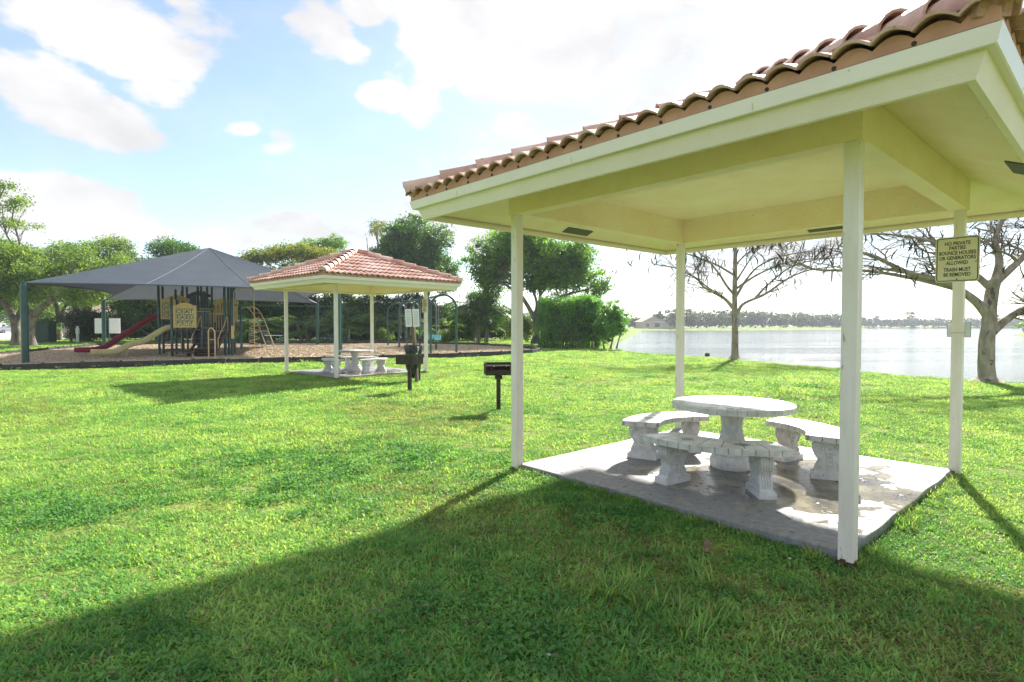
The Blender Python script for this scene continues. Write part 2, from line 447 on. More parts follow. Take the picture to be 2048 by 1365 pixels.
def part(name, mb, mat, parent, smooth=False, bevel=0.0, fix=True, kind=None, label=None, angle=40):
    me = mb.mesh(name)
    if fix:
        fix_normals(me)
    o = link(name, me, mat, parent, smooth, bevel, angle)
    if kind: o['kind'] = kind
    if label: o['label'] = label
    return o

def tag(o, label=None, cat=None, group=None, kind=None):
    if label: o['label'] = label
    if cat: o['category'] = cat
    if group: o['group'] = group
    if kind: o['kind'] = kind
    return o

def thing(name, label, cat, loc=(0, 0, 0), rz=0.0, group=None):
    o = bpy.data.objects.new(name, None)
    COL.objects.link(o)
    o.location = loc
    o.rotation_euler = (0, 0, rz)
    o.empty_display_size = 0.3
    return tag(o, label, cat, group)

def copy_tree(o, parent=None):
    c = o.copy(); COL.objects.link(c)
    c.parent = parent
    for ch in list(o.children):
        copy_tree(ch, c)
    return c

def local(T, pts):
    """world points into the frame of a thing placed at T.location (no rotation)."""
    l = T.location
    return [(p[0] - l.x, p[1] - l.y, p[2] - l.z) for p in pts]

def np_mesh(name, verts, faces_n, loops):
    """fast mesh from numpy: verts (n,3); faces all with faces_n corners; loops flat."""
    me = bpy.data.meshes.new(name)
    nv, nf = len(verts), len(loops) // faces_n
    me.vertices.add(nv)
    me.vertices.foreach_set('co', verts.astype(np.float32).ravel())
    me.loops.add(len(loops))
    me.loops.foreach_set('vertex_index', loops.astype(np.int32))
    me.polygons.add(nf)
    me.polygons.foreach_set('loop_start', np.arange(0, nf * faces_n, faces_n, dtype=np.int32))
    me.update(calc_edges=True)
    me.validate()
    return me

def catmull(pts, n=8):
    P = [Vector(p) for p in pts]
    P = [P[0] * 2 - P[1]] + P + [P[-1] * 2 - P[-2]]
    o = []
    for i in range(1, len(P) - 2):
        for k in range(n):
            t = k / n
            a, b, c, d = P[i - 1], P[i], P[i + 1], P[i + 2]
            o.append(0.5 * ((2 * b) + (c - a) * t + (2 * a - 5 * b + 4 * c - d) * t * t + (-a + 3 * b - 3 * c + d) * t ** 3))
    o.append(P[-2])
    return o

# ------------------------------------------------------------------ terrain and water
LAKE = [(20, -60), (17.5, 0), (15.4, 10), (13.7, 15.6), (12.0, 20.2), (10.3, 26.4), (7.6, 32.0), (6.6, 36), (7.2, 45), (10, 62), (22, 110),
        (42, 190), (56, 245), (110, 252), (128, 268), (190, 300), (205, 395), (330, 405), (430, 400), (330, 300), (190, 190),
        (112, 127), (106, 110), (130, 60), (150, -60)]
LK = np.array(LAKE, float)

def lake_sd(x, y):
    """signed distance to the lake edge, positive inside the lake."""
    x = np.asarray(x, float); y = np.asarray(y, float)
    d = np.full(x.shape, 1e9)
    ins = np.zeros(x.shape, bool)
    n = len(LK)
    for i in range(n):
        ax, ay = LK[i]; bx, by = LK[(i + 1) % n]
        ex, ey = bx - ax, by - ay
        t = np.clip(((x - ax) * ex + (y - ay) * ey) / (ex * ex + ey * ey), 0, 1)
        d = np.minimum(d, np.hypot(x - ax - t * ex, y - ay - t * ey))
        c = ((ay > y) != (by > y)) & (x < (bx - ax) * (y - ay) / (by - ay + 1e-12) + ax)
        ins ^= c
    return np.where(ins, d, -d)

def undul(x, y):
    return 0.018 * np.sin(x * 0.9 + 1.3 * np.sin(y * 0.5)) + 0.014 * np.sin(y * 1.1 + x * 0.35) - 0.012

def ground_z(x, y):
    s = lake_sd(x, y)
    k = np.clip((s + 0.35) / 2.4, 0, 1)
    k = k * k * (3 - 2 * k)
    near = np.exp(-((np.asarray(x) ** 2 + np.asarray(y) ** 2) / 60.0 ** 2))
    return undul(np.asarray(x, float), np.asarray(y, float)) * near - 1.6 * k

def seg(*a):
    o = []
    for (p, q, st) in a:
        o += list(np.arange(p, q, st))
    return np.array(o)
gx = seg((-650, -200, 50), (-200, -60, 10), (-60, -12, 2), (-12, 4, 0.8), (4, 20, 0.4), (20, 60, 2), (60, 440, 8), (440, 720, 40))
gy = seg((-300, -20, 20), (-20, 0, 4), (0, 40, 0.5), (40, 70, 1.5), (70, 440, 8), (440, 1000, 40))
GX, GY = np.meshgrid(gx, gy)
GZ = ground_z(GX, GY)
nx, ny = len(gx), len(gy)
V = np.stack([GX.ravel(), GY.ravel(), GZ.ravel()], 1)
ii, jj = np.meshgrid(np.arange(nx - 1), np.arange(ny - 1))
a = (jj * nx + ii).ravel()
loops = np.stack([a, a + 1, a + 1 + nx, a + nx], 1).ravel()
me = np_mesh('ground', V, 4, loops)
me.polygons.foreach_set('use_smooth', [True] * len(me.polygons))

def lawn_ground():
    m = bpy.data.materials.new('lawn_soil')
    m.use_nodes = True
    t = m.node_tree
    b = t.nodes['Principled BSDF']
    g = N(t, 'ShaderNodeNewGeometry')
    n1 = N(t, 'ShaderNodeTexNoise', inp={'Scale': 0.55, 'Detail': 6, 'Roughness': 0.62})
    n2 = N(t, 'ShaderNodeTexNoise', inp={'Scale': 14, 'Detail': 6, 'Roughness': 0.7})
    for n in (n1, n2):
        t.links.new(g.outputs['Position'], n.inputs['Vector'])
    c1 = ramp(t, n2.outputs['Fac'], [(0.35, (0.11, 0.09, 0.045)), (0.5, (0.12, 0.20, 0.04)), (0.66, (0.18, 0.32, 0.06))])
    c2 = ramp(t, n2.outputs['Fac'], [(0.35, (0.16, 0.125, 0.06)), (0.5, (0.22, 0.28, 0.06)), (0.66, (0.30, 0.38, 0.09))])
    mx = N(t, 'ShaderNodeMix', data_type='RGBA')
    f = ramp(t, n1.outputs['Fac'], [(0.38, (0, 0, 0)), (0.62, (1, 1, 1))])
    t.links.new(f, mx.inputs['Factor']); t.links.new(c1, mx.inputs[6]); t.links.new(c2, mx.inputs[7])
    t.links.new(mx.outputs[2], b.inputs['Base Color'])
    b.inputs['Roughness'].default_value = 0.95
    b.inputs['Specular IOR Level'].default_value = 0.1
    bp = N(t, 'ShaderNodeBump', inp={'Strength': 0.9, 'Distance': 0.05})
    t.links.new(n2.outputs['Fac'], bp.inputs['Height'])
    t.links.new(bp.outputs[0], b.inputs['Normal'])
    return m
ground = link('ground', me, lawn_ground())
tag(ground, kind='structure')

def water_mat():
    m = bpy.data.materials.new('lake_water')
    m.use_nodes = True
    t = m.node_tree
    b = t.nodes['Principled BSDF']
    b.inputs['Base Color'].default_value = (0.07, 0.085, 0.095, 1)
    b.inputs['Roughness'].default_value = 0.06
    b.inputs['IOR'].default_value = 1.33
    b.inputs['Specular IOR Level'].default_value = 0.5
    b.inputs['Roughness'].default_value = 0.2
    b.inputs['Specular Tint'].default_value = (0.86, 0.88, 0.94, 1)
    g = N(t, 'ShaderNodeNewGeometry')
    mp = N(t, 'ShaderNodeMapping')
    mp.inputs['Scale'].default_value = (0.7, 1.3, 1)
    t.links.new(g.outputs['Position'], mp.inputs['Vector'])
    n1 = N(t, 'ShaderNodeTexNoise', inp={'Scale': 2.2, 'Detail': 8, 'Roughness': 0.62, 'Distortion': 0.3})
    t.links.new(mp.outputs[0], n1.inputs['Vector'])
    mp2 = N(t, 'ShaderNodeMapping')
    mp2.inputs['Scale'].default_value = (0.02, 0.22, 1)
    t.links.new(g.outputs['Position'], mp2.inputs['Vector'])
    n2 = N(t, 'ShaderNodeTexNoise', inp={'Scale': 1.0, 'Detail': 6, 'Roughness': 0.7, 'Distortion': 0.6})
    t.links.new(mp2.outputs[0], n2.inputs['Vector'])
    lanes = ramp(t, n2.outputs['Fac'], [(0.42, (0.05, 0.05, 0.05)), (0.60, (0.13, 0.13, 0.13))])   # wind lanes on the water
    t.links.new(lanes, b.inputs['Roughness'])
    bp = N(t, 'ShaderNodeBump', inp={'Strength': 1.0, 'Distance': 0.055})
    t.links.new(n1.outputs['Fac'], bp.inputs['Height'])
    t.links.new(bp.outputs[0], b.inputs['Normal'])
    return m
mb = MB()
mb.add([(4, -80, -0.8), (700, -80, -0.8), (700, 500, -0.8), (4, 500, -0.8)], [(0, 1, 2, 3)])
wt = part('lake_water', mb, water_mat(), None)
tag(wt, kind='structure')

# pale driveway at the far left
mb = MB()
mb.add([(-43.0, 46.6, 0.03), (-38.8, 47.4, 0.03), (-66, 84, 0.03), (-116, 140, 0.03), (-150, 160, 0.03), (-110, 80, 0.03), (-70, 46, 0.03)], [(0, 1, 2, 3, 4, 5, 6)])
tag(part('driveway', mb, M['asphalt'], None), kind='structure')

# ------------------------------------------------------------------ playground bed and border
BED = [(-33, 8.5), (-24.5, 15.6), (-18.1, 19.7), (-14.0, 21.9), (-7.25, 25.2), (-3.7, 27.2), (-0.62, 29.4), (1.1, 31.5), (1.62, 33.2), (1.1, 36.3), (-0.4, 40), (-3.2, 43.6),
       (-8, 46.2), (-13.5, 46.9), (-20, 46.8), (-27, 45.8), (-31.0, 42.0), (-29.2, 36.6), (-27.3, 31.2), (-26.5, 28.0), (-29, 24.5), (-38, 20)]
BEDA = np.array(BED, float)

def in_poly(x, y, P):
    ins = np.zeros(np.shape(x), bool)
    n = len(P)
    for i in range(n):
        ax, ay = P[i]; bx, by = P[(i + 1) % n]
        ins ^= ((ay > y) != (by > y)) & (x < (bx - ax) * (y - ay) / (by - ay + 1e-12) + ax)
    return ins

def chip_mat():
    m = bpy.data.materials.new('wood_mulch')
    m.use_nodes = True
    t = m.node_tree
    b = t.nodes['Principled BSDF']
    g = N(t, 'ShaderNodeNewGeometry')
    v = N(t, 'ShaderNodeTexVoronoi', inp={'Scale': 16.0, 'Randomness': 1.0})
    t.links.new(g.outputs['Position'], v.inputs['Vector'])
    n = N(t, 'ShaderNodeTexNoise', inp={'Scale': 1.2, 'Detail': 5})
    t.links.new(g.outputs['Position'], n.inputs['Vector'])
    sp = N(t, 'ShaderNodeSeparateColor')
    t.links.new(v.outputs['Color'], sp.inputs[0])
    f = mth(t, 'ADD', mth(t, 'MULTIPLY', sp.outputs[0], 0.6), mth(t, 'MULTIPLY', n.outputs['Fac'], 0.5))
    c = ramp(t, f, [(0.10, (0.20, 0.13, 0.075)), (0.35, (0.46, 0.35, 0.22)), (0.70, (0.66, 0.55, 0.40)), (1.0, (0.75, 0.66, 0.52))])
    t.links.new(c, b.inputs['Base Color'])
    b.inputs['Roughness'].default_value = 0.9
    bp = N(t, 'ShaderNodeBump', inp={'Strength': 1.0, 'Distance': 0.05})
    t.links.new(v.outputs['Distance'], bp.inputs['Height'])
    t.links.new(bp.outputs[0], b.inputs['Normal'])
    return m
M['mulch'] = chip_mat()
mb = MB()
mb.add([(x, y, 0.06) for x, y in BED], [tuple(range(len(BED)))])
bed = part('mulch_bed', mb, M['mulch'], None)
tag(bed, kind='structure')

T = thing('playground_border', 'black plastic edging laid in lengths around the wood chip play area', 'edging', (-13, 24, 0))
segs = []
n = len(BED)
for i in range(n):
    if i in (21,):
        continue
    p, q = Vector((*BED[i], 0)), Vector((*BED[(i + 1) % n], 0))
    L = (q - p).length
    k = max(1, round(L / 1.25))
    for j in range(k):
        segs.append((p.lerp(q, j / k), p.lerp(q, (j + 1) / k)))
for p, q in segs:
    d = (q - p).normalized()
    mbx = MB()
    dz = random.uniform(-0.015, 0.02)
    ang = math.atan2(d.y, d.x)
    rot = Matrix.Rotation(ang, 3, 'Z')
    c = (p + q) / 2 + Vector((0, 0, 0.09 + dz)) - T.location
    mbx.box(c, ((q - p).length - 0.012, 0.11, 0.26), rot)
    mbx.lathe([(0.045, 0), (0.045, 0.30), (0.02, 0.315)], 8, p - T.location + d * 0.12 + Vector((0, 0, dz - 0.05)))
    part('edging_board', mbx, M['border'], T)

# ------------------------------------------------------------------ pavilions
A_POST, A_BOT, A_DRIP, A_TOP = 1.645, 2.377, 2.465, 2.487
SLOPE = math.atan(0.40)
rot4 = [Matrix.Rotation(k * PI / 2, 3, 'Z') for k in range(4)]

def ring_prism(sec, k):
    """one side of a square ring: sec = list of (half width, z); mitred at 45 degrees; side k."""
    n = len(sec)
    vs = [(a, -a, z) for a, z in sec] + [(a, a, z) for a, z in sec]
    vs = [rot4[k] @ Vector(v) for v in vs]
    fs = [tuple(range(n))[::-1], tuple(range(n, 2 * n))] + [(i, (i + 1) % n, n + (i + 1) % n, n + i) for i in range(n)]
    return vs, fs

AE = 2.512            # tile edge half width
NCOL, EXPO = 14, 0.372
TW = 2 * AE / NCOL
ZE = 2.992            # tile bed height at the eave

def wave(u):
    """height of the double barrel profile at distance u along the eave."""
    p = (u / (TW / 2)) % 1.0
    return 0.045 * abs(math.sin(PI * p)) ** 0.85

def tile_mesh(v0):
    """double barrel roof tile: u across 0..TW, w up-slope 0..EXPO+0.05, top and underside, side lip."""
    mb = MB()
    K = 24
    L = EXPO + 0.05
    pts = []
    for lay, th in ((0, 0.0), (1, -0.017)):
        for w, lift in ((0, 0.040), (L * 0.5, 0.020), (L, 0.0)):
            for i in range(K + 1):
                u = TW * 1.012 * i / K
                h = wave(min(u, TW * 0.9999))
                if i >= K - 1: h += 0.004
                pts.append(Vector((u, w, h + lift + th)))
    W = K + 1
    fs = []
    for lay in range(2):
        for r in range(2):
            for i in range(K):
                a = lay * 3 * W + r * W + i
                fs.append((a, a + 1, a + 1 + W, a + W) if lay == 0 else (a, a + W, a + 1 + W, a + 1))
    B = 3 * W
    for i in range(K):
        fs.append((i, i + B, i + 1 + B, i + 1))
        a = 2 * W + i
        fs.append((a, a + 1, a + 1 + B, a + B))
    for r in range(2):
        a = r * W
        fs.append((a, a + W, a + W + B, a + B))
        a = r * W + K
        fs.append((a, a + B, a + W + B, a + W))
    mb.add(pts, fs)
    return mb

TILE = tile_mesh(0).mesh('roof_tile')
fix_normals(TILE)
TILE.materials.append(M['tile'])
TILE.polygons.foreach_set('use_smooth', [True] * len(TILE.polygons))
TILE.set_sharp_from_angle(angle=R(50))

def slope_matrix(k):
    """frame of roof side k: x along the eave, y up the slope, z off the roof; origin at the eave corner."""
    return Matrix.Rotation(k * PI / 2, 4, 'Z') @ Matrix.Translation((AE, AE, ZE)) @ Matrix(((0, -1, 0, 0), (-1, 0, 0, 0), (0, 0, -1, 0), (0, 0, 0, 1))) if False else \
        Matrix.Rotation(k * PI / 2, 4, 'Z') @ Matrix.Translation((AE, -AE, ZE)) @ Matrix.Rotation(PI / 2, 4, 'Z') @ Matrix.Rotation(SLOPE, 4, 'X')

def make_pavilion(name, label, loc, rz, vents):
    T = thing(name, label, 'pavilion', loc, rz, 'tile roofed picnic shelters')
    # posts
    for sx, sy in ((-1, -1), (1, -1), (1, 1), (-1, 1)):
        mb = MB().box((sx * A_POST, sy * A_POST, 1.372), (0.095, 0.095, 2.852))
        p = part('post', mb, M['post'], T, bevel=0.004)
        c = Vector((sx * A_POST, sy * A_POST, 0))
        rb = MB()
        for q in range(9):
            a = random.uniform(0, 2 * PI)
            side = random.choice(((1, 0), (-1, 0), (0, 1), (0, -1)))
            off = random.uniform(-0.035, 0.035)
            px = side[0] * 0.0475 + (off if side[0] == 0 else 0)
            py = side[1] * 0.0475 + (off if side[1] == 0 else 0)
            h = random.uniform(0.015, 0.06)
            rb.box(c + Vector((px, py, 0.0 + h / 2)), (0.012 if side[0] else random.uniform(0.015, 0.045), 0.012 if side[1] else random.uniform(0.015, 0.045), h),
                   Matrix.Rotation(random.uniform(-0.2, 0.2), 3, 'Z'))
        rb.box(c + Vector((0, 0, 0.008)), (0.108, 0.104, 0.035))
        part('post_foot', rb, M['rot'], p, label='dark rotted patches at the foot of the post')
    # beams: two long, two butted between
    bw = 0.15
    for s in (-1, 1):
        part('beam', MB().box((0, s * (A_POST - 0.01), 2.97), (2 * (A_POST + 0.065), bw, 0.345)), M['stucco'], T)
        part('beam', MB().box((s * (A_POST - 0.01), 0, 2.97), (bw, 2 * (A_POST - 0.01) - bw, 0.345)), M['stucco'], T)
    part('ceiling', MB().box((0, 0, 3.14), (2 * A_POST - 0.171, 2 * A_POST - 0.171, 0.02)), M['stucco'], T)
    a1 = A_POST - 0.01 + bw / 2
    zs, zb = 2.835, 2.835 + (A_BOT - 0.03 - a1) * 0.42
    for k in range(4):
        vs, fs = ring_prism([(A_BOT - 0.03, zs), (A_BOT - 0.03, zs + 0.012), (a1 - 0.06, zb + 0.012 + 0.06 * 0.42), (a1 + 0.001, zb)], k)
        part('soffit', MB().add(vs, fs), M['stucco'], T)
        vs, fs = ring_prism([(A_BOT, 2.762), (A_DRIP - 0.040, 2.884), (A_DRIP - 0.08, 2.884), (A_BOT - 0.035, 2.80), (A_BOT - 0.035, 2.762)], k)
        part('fascia_board', MB().add(vs, fs), M['fascia'], T)
        vs, fs = ring_prism([(A_DRIP, 2.876), (A_TOP, 2.958), (A_TOP - 0.02, 2.966), (A_TOP - 0.10, 2.972), (A_DRIP - 0.10, 2.886), (A_DRIP - 0.008, 2.872)], k)
        part('drip_edge', MB().add(vs, fs), M['drip'], T)
        # seams in the metal
        for u in (-1.62, -0.1, 1.35):
            v = rot4[k] @ Vector((A_DRIP + 0.0115, u, 2.917))
            part('drip_joint', MB().box(v, (0.006, 0.004, 0.078) if k % 2 == 0 else (0.004, 0.006, 0.078)), M['fascia'], T)
        nu = 14 * 12
        vs = []
        for q in range(nu + 1):
            u = -AE + 2 * AE * q / nu
            uc = max(-A_TOP, min(A_TOP, u))
            zt_ = ZE + 0.012 + wave(u + AE)
            for rr in (A_TOP - 0.012, A_TOP - 0.04):
                ub = max(-rr, min(rr, uc))
                vs += [rot4[k] @ Vector((rr, ub, 2.966)), rot4[k] @ Vector((rr, ub, zt_))]
        fs = []
        for q in range(nu):
            a, b2 = q * 4, q * 4 + 4
            fs += [(a, b2, b2 + 1, a + 1), (a + 1, b2 + 1, b2 + 3, a + 3), (a + 3, b2 + 3, b2 + 2, a + 2)]
        cl = part('tile_closure', MB().add(vs, fs), M['closure'], T, fix=False)
        for q in range(13):
            u = -AE + TW * (1.0 + q)
            v = rot4[k] @ Vector((A_TOP - 0.010, u, 2.978))
            part('weep_hole', MB().tube([v - (rot4[k] @ Vector((0.004, 0, 0))), v + (rot4[k] @ Vector((0.004, 0, 0)))], 0.012, 8), M['felt'], cl)
    for k, off in vents:
        f = rot4[k]
        am = 2.235; zc = zs + (A_BOT - 0.03 - am) * 0.42 - 0.006
        ang = Matrix.Rotation(k * PI / 2, 3, 'Z') @ Matrix.Rotation(math.atan(0.42), 3, 'Y')
        part('soffit_vent', MB().box(f @ Vector((am, off, zc)), (0.125, 0.50, 0.012), ang), M['vent'], T)
    # roof deck
    ze, za = ZE - 0.012, ZE - 0.012 + 2.46 * math.tan(SLOPE)
    e = 2.46
    part('roof_deck', MB().add([(-e, -e, ze), (e, -e, ze), (e, e, ze), (-e, e, ze), (0, 0, za)], [(0, 1, 4), (1, 2, 4), (2, 3, 4), (3, 0, 4)]), M['felt'], T, fix=False)
    # tiles, cut along the hips
    cs = math.cos(SLOPE)
    for k in range(4):
        SM = slope_matrix(k)
        row = 0
        while True:
            w0 = row * EXPO
            if w0 * cs > AE - 0.12:
                break
            for c in range(NCOL):
                u0, u1 = c * TW, (c + 1.012) * TW
                lo, hi = w0 * cs, 2 * AE - w0 * cs
                if u1 <= lo or u0 >= hi:
                    continue
                w1 = w0 + EXPO + 0.05
                jz = random.uniform(-0.003, 0.004)
                mat_t = SM @ Matrix.Translation((u0 + random.uniform(-.003, .003), w0 + random.uniform(-.004, .004), jz)) @ Matrix.Rotation(random.uniform(-.008, .008), 4, 'Z')
                if u0 >= w1 * cs and u1 <= 2 * AE - w1 * cs:
                    o = link('roof_tile', TILE, None, T)
                else:
                    bm = bmesh.new(); bm.from_mesh(TILE)
                    # cut planes in tile space
                    for p0, nn in (((-u0, -w0), (-1.0, cs)), ((2 * AE - u0, -w0), (1.0, cs))):
                        bmesh.ops.bisect_plane(bm, geom=bm.verts[:] + bm.edges[:] + bm.faces[:], plane_co=(p0[0], p0[1], 0),
                                               plane_no=(nn[0], nn[1], 0), clear_outer=True)
                    if len(bm.faces) < 4:
                        bm.free(); continue
                    me = bpy.data.meshes.new('roof_tile')
                    bm.to_mesh(me); bm.free()
                    o = link('roof_tile', me, M['tile'], T)
                o.matrix_local = mat_t
            row += 1
    # hip caps
    for k in range(4):
        c0 = rot4[k] @ Vector((AE - 0.03, AE - 0.03, ZE + 0.105))
        c1 = Vector((0, 0, ZE + 0.105 + AE * math.tan(SLOPE)))
        d = (c1 - c0); L = d.length; d.normalize()
        side = d.cross(Vector((0, 0, 1))).normalized()
        up = side.cross(d).normalized()
        if up.z < 0: up = -up
        ncap = 9
        e = L / ncap
        for j in range(ncap):
            mb = MB()
            vs = []
            segn = 10
            rr = []
            for w, lift, r0 in ((-0.03 if j else -0.04, 0.042, 0.112), (0.0, 0.040, 0.106), (e + 0.03, 0.010, 0.086)):
                for th in (0, -0.016):
                    for q in range(segn + 1):
                        a = -0.45 + (PI + 0.9) * q / segn
                        vs.append(c0 + d * (j * e + w) + side * math.cos(a) * (r0 + th) + up * (math.sin(a) * (r0 + th) * 0.95 + lift - 0.045))
            W = segn + 1
            fs = []
            for st_ in range(2):
                o_ = st_ * 2 * W
                for q in range(segn):
                    fs += [(o_ + q, o_ + q + 1, o_ + 2 * W + q + 1, o_ + 2 * W + q), (o_ + W + q, o_ + 3 * W + q, o_ + 3 * W + q + 1, o_ + W + q + 1)]
                fs += [(o_, o_ + 2 * W, o_ + 3 * W, o_ + W), (o_ + segn, o_ + W + segn, o_ + 3 * W + segn, o_ + 2 * W + segn)]
            for q in range(segn):
                fs += [(q, W + q, W + q + 1, q + 1), (4 * W + q, 4 * W + q + 1, 5 * W + q + 1, 5 * W + q)]
            mb.add(vs, fs)
            if j == 0:      # closed round end
                mb.add([c0 + d * (-0.045) + side * math.cos(PI * q / 8) * 0.112 + up * (math.sin(PI * q / 8) * 0.105 - 0.0) for q in range(9)], [tuple(range(9))])
            part('hip_cap', mb, M['tile'], T, smooth=True, angle=45)
        part('hip_mortar', MB().bar(c0 + d * 0.02 - up * 0.045, c1 - up * 0.045, 0.15, 0.12), M['mortar'], T)
    part('roof_finial', MB().lathe([(0.13, -0.04), (0.12, 0.05), (0.07, 0.095), (0.0, 0.11)], 14, (0, 0, ZE + 0.04 + AE * math.tan(SLOPE))), M['tile'], T, smooth=True)
    return T

P1 = (2.379, 6.051); RZ1 = -0.0547 + PI / 4
P2 = (-5.221, 18.834); RZ2 = 0.0222 + PI / 4
make_pavilion('picnic_pavilion', 'large nearest picnic shelter with terracotta tile roof and yellow soffit', (*P1, 0), RZ1, [(1, -0.02), (0, -0.16), (3, 0.36), (2, 0.1)])
make_pavilion('picnic_pavilion', 'smaller looking picnic shelter beyond the grills with red tile roof', (*P2, 0.01), RZ2, [(1, -0.02), (0, -0.16), (3, 0.36), (2, 0.1)])

# ------------------------------------------------------------------ slabs
def slab_mat():
    m = bpy.data.materials.new('wet_concrete')
    m.use_nodes = True
    t = m.node_tree
    b = t.nodes['Principled BSDF']
    co = N(t, 'ShaderNodeTexCoord')
    n = N(t, 'ShaderNodeTexNoise', inp={'Scale': 1.1, 'Detail': 5, 'Roughness': 0.55})
    n2 = N(t, 'ShaderNodeTexNoise', inp={'Scale': 18, 'Detail': 6, 'Roughness': 0.7})
    n3 = N(t, 'ShaderNodeTexNoise', inp={'Scale': 3.2, 'Detail': 6, 'Roughness': 0.65})
    for k in (n, n2, n3):
        t.links.new(co.outputs['Object'], k.inputs['Vector'])
    sp = N(t, 'ShaderNodeSeparateXYZ')
    t.links.new(co.outputs['Object'], sp.inputs[0])
    # puddle round the table: an uneven patch in the middle of the slab
    r = mth(t, 'SQRT', mth(t, 'ADD', mth(t, 'POWER', mth(t, 'ADD', sp.outputs[0], 0.15), 2.0), mth(t, 'POWER', mth(t, 'ADD', sp.outputs[1], 0.75), 2.0)))
    wetv = mth(t, 'SUBTRACT', mth(t, 'ADD', mth(t, 'MULTIPLY', n3.outputs['Fac'], 1.1), mth(t, 'MULTIPLY', n.outputs['Fac'], 0.9)), mth(t, 'MULTIPLY', r, 0.42))
    wet = ramp(t, wetv, [(0.46, (0, 0, 0)), (0.60, (1, 1, 1))])
    dry = ramp(t, n2.outputs['Fac'], [(0.35, (0.19, 0.18, 0.185)), (0.65, (0.30, 0.29, 0.295))])
    wc = ramp(t, n3.outputs['Fac'], [(0.40, (0.09, 0.085, 0.09)), (0.52, (0.19, 0.17, 0.12)), (0.62, (0.30, 0.27, 0.20))])
    mx = N(t, 'ShaderNodeMix', data_type='RGBA')
    t.links.new(wet, mx.inputs['Factor']); t.links.new(dry, mx.inputs[6]); t.links.new(wc, mx.inputs[7])
    t.links.new(mx.outputs[2], b.inputs['Base Color'])
    ro = mth(t, 'SUBTRACT', 0.62, mth(t, 'MULTIPLY', wet, 0.52))
    t.links.new(ro, b.inputs['Roughness'])
    mp = N(t, 'ShaderNodeMapping')
    mp.inputs['Scale'].default_value = (1, 5, 1)
    t.links.new(co.outputs['Object'], mp.inputs['Vector'])
    n4 = N(t, 'ShaderNodeTexNoise', inp={'Scale': 26, 'Detail': 5, 'Roughness': 0.7})
    t.links.new(mp.outputs[0], n4.inputs['Vector'])
    bs = N(t, 'ShaderNodeBump', inp={'Distance': 0.006})
    t.links.new(mth(t, 'SUBTRACT', 0.8, mth(t, 'MULTIPLY', wet, 0.6)), bs.inputs['Strength'])
    t.links.new(n4.outputs['Fac'], bs.inputs['Height'])
    t.links.new(bs.outputs[0], b.inputs['Normal'])
    return m
M['slab'] = slab_mat()
M['litter'] = material('leaf_litter', (0.045, 0.04, 0.025), (0.12, 0.10, 0.06), 9, 0.9, coord='World')
for (cx, cy), rz, nm in ((P1, RZ1, 'near'), (P2, RZ2, 'far')):
    h = 1.632
    mb = MB()
    pts = []
    for k in range(4):
        a = rot4[k] @ Vector((h, -h, 0)); b2 = rot4[k] @ Vector((h, h, 0))
        for j in range(24):
            v = a.lerp(b2, j / 24)
            w = 0.006 * math.sin(j * 0.9 + k) + random.uniform(-0.003, 0.003) if j else 0
            v = v + (rot4[k] @ Vector((w, 0, 0)))
            pts.append((v.x, v.y))
    mb.prism(pts, -0.08, 0.065)
    o = part('concrete_slab', mb, M['slab'], None, bevel=0.008)
    o.location = (cx, cy, 0); o.rotation_euler = (0, 0, rz)
    tag(o, kind='structure')
# small bits of litter lying on the near slab
mb = MB()
for i in range(520):
    u, v = random.uniform(-1.58, 1.58), random.uniform(-1.6, 1.6)
    l = random.uniform(0.006, 0.035); w = random.uniform(0.0015, 0.004)
    a = random.gauss(0.6, 0.8)
    mb.box((u, v, 0.0665), (l, w, 0.002), Matrix.Rotation(a, 3, 'Z'))
o = part('leaf_litter', mb, M['litter'], None, fix=False)
o.location = (*P1, 0); o.rotation_euler = (0, 0, RZ1)
tag(o, 'scattered dry grass clippings lying on the wet concrete slab', 'litter', kind='stuff')

# ------------------------------------------------------------------ round stone tables and curved benches
def crazy_mat():
    m = bpy.data.materials.new('mosaic_top')
    m.use_nodes = True
    t = m.node_tree
    b = t.nodes['Principled BSDF']
    co = N(t, 'ShaderNodeTexCoord')
    v = N(t, 'ShaderNodeTexVoronoi', feature='DISTANCE_TO_EDGE', inp={'Scale': 9.0})
    v2 = N(t, 'ShaderNodeTexVoronoi', inp={'Scale': 9.0})
    for k in (v, v2):
        t.links.new(co.outputs['Object'], k.inputs['Vector'])
    sp = N(t, 'ShaderNodeSeparateColor'); t.links.new(v2.outputs['Color'], sp.inputs[0])
    c = ramp(t, sp.outputs[0], [(0.2, (0.18, 0.19, 0.22)), (0.5, (0.50, 0.50, 0.50)), (0.8, (0.72, 0.72, 0.70))])
    e = ramp(t, v.outputs['Distance'], [(0.03, (0, 0, 0)), (0.06, (1, 1, 1))])
    mx = N(t, 'ShaderNodeMix', data_type='RGBA')
    t.links.new(e, mx.inputs['Factor']); mx.inputs[6].default_value = (0.70, 0.70, 0.66, 1); t.links.new(c, mx.inputs[7])
    t.links.new(mx.outputs[2], b.inputs['Base Color'])
    b.inputs['Roughness'].default_value = 0.28
    bp = N(t, 'ShaderNodeBump', inp={'Strength': 0.3, 'Distance': 0.004})
    t.links.new(v.outputs['Distance'], bp.inputs['Height']); t.links.new(bp.outputs[0], b.inputs['Normal'])
    return m
M['crazy'] = crazy_mat()
M['grout'] = material('grout', (0.30, 0.28, 0.24), (0.42, 0.40, 0.35), 20, 0.9)

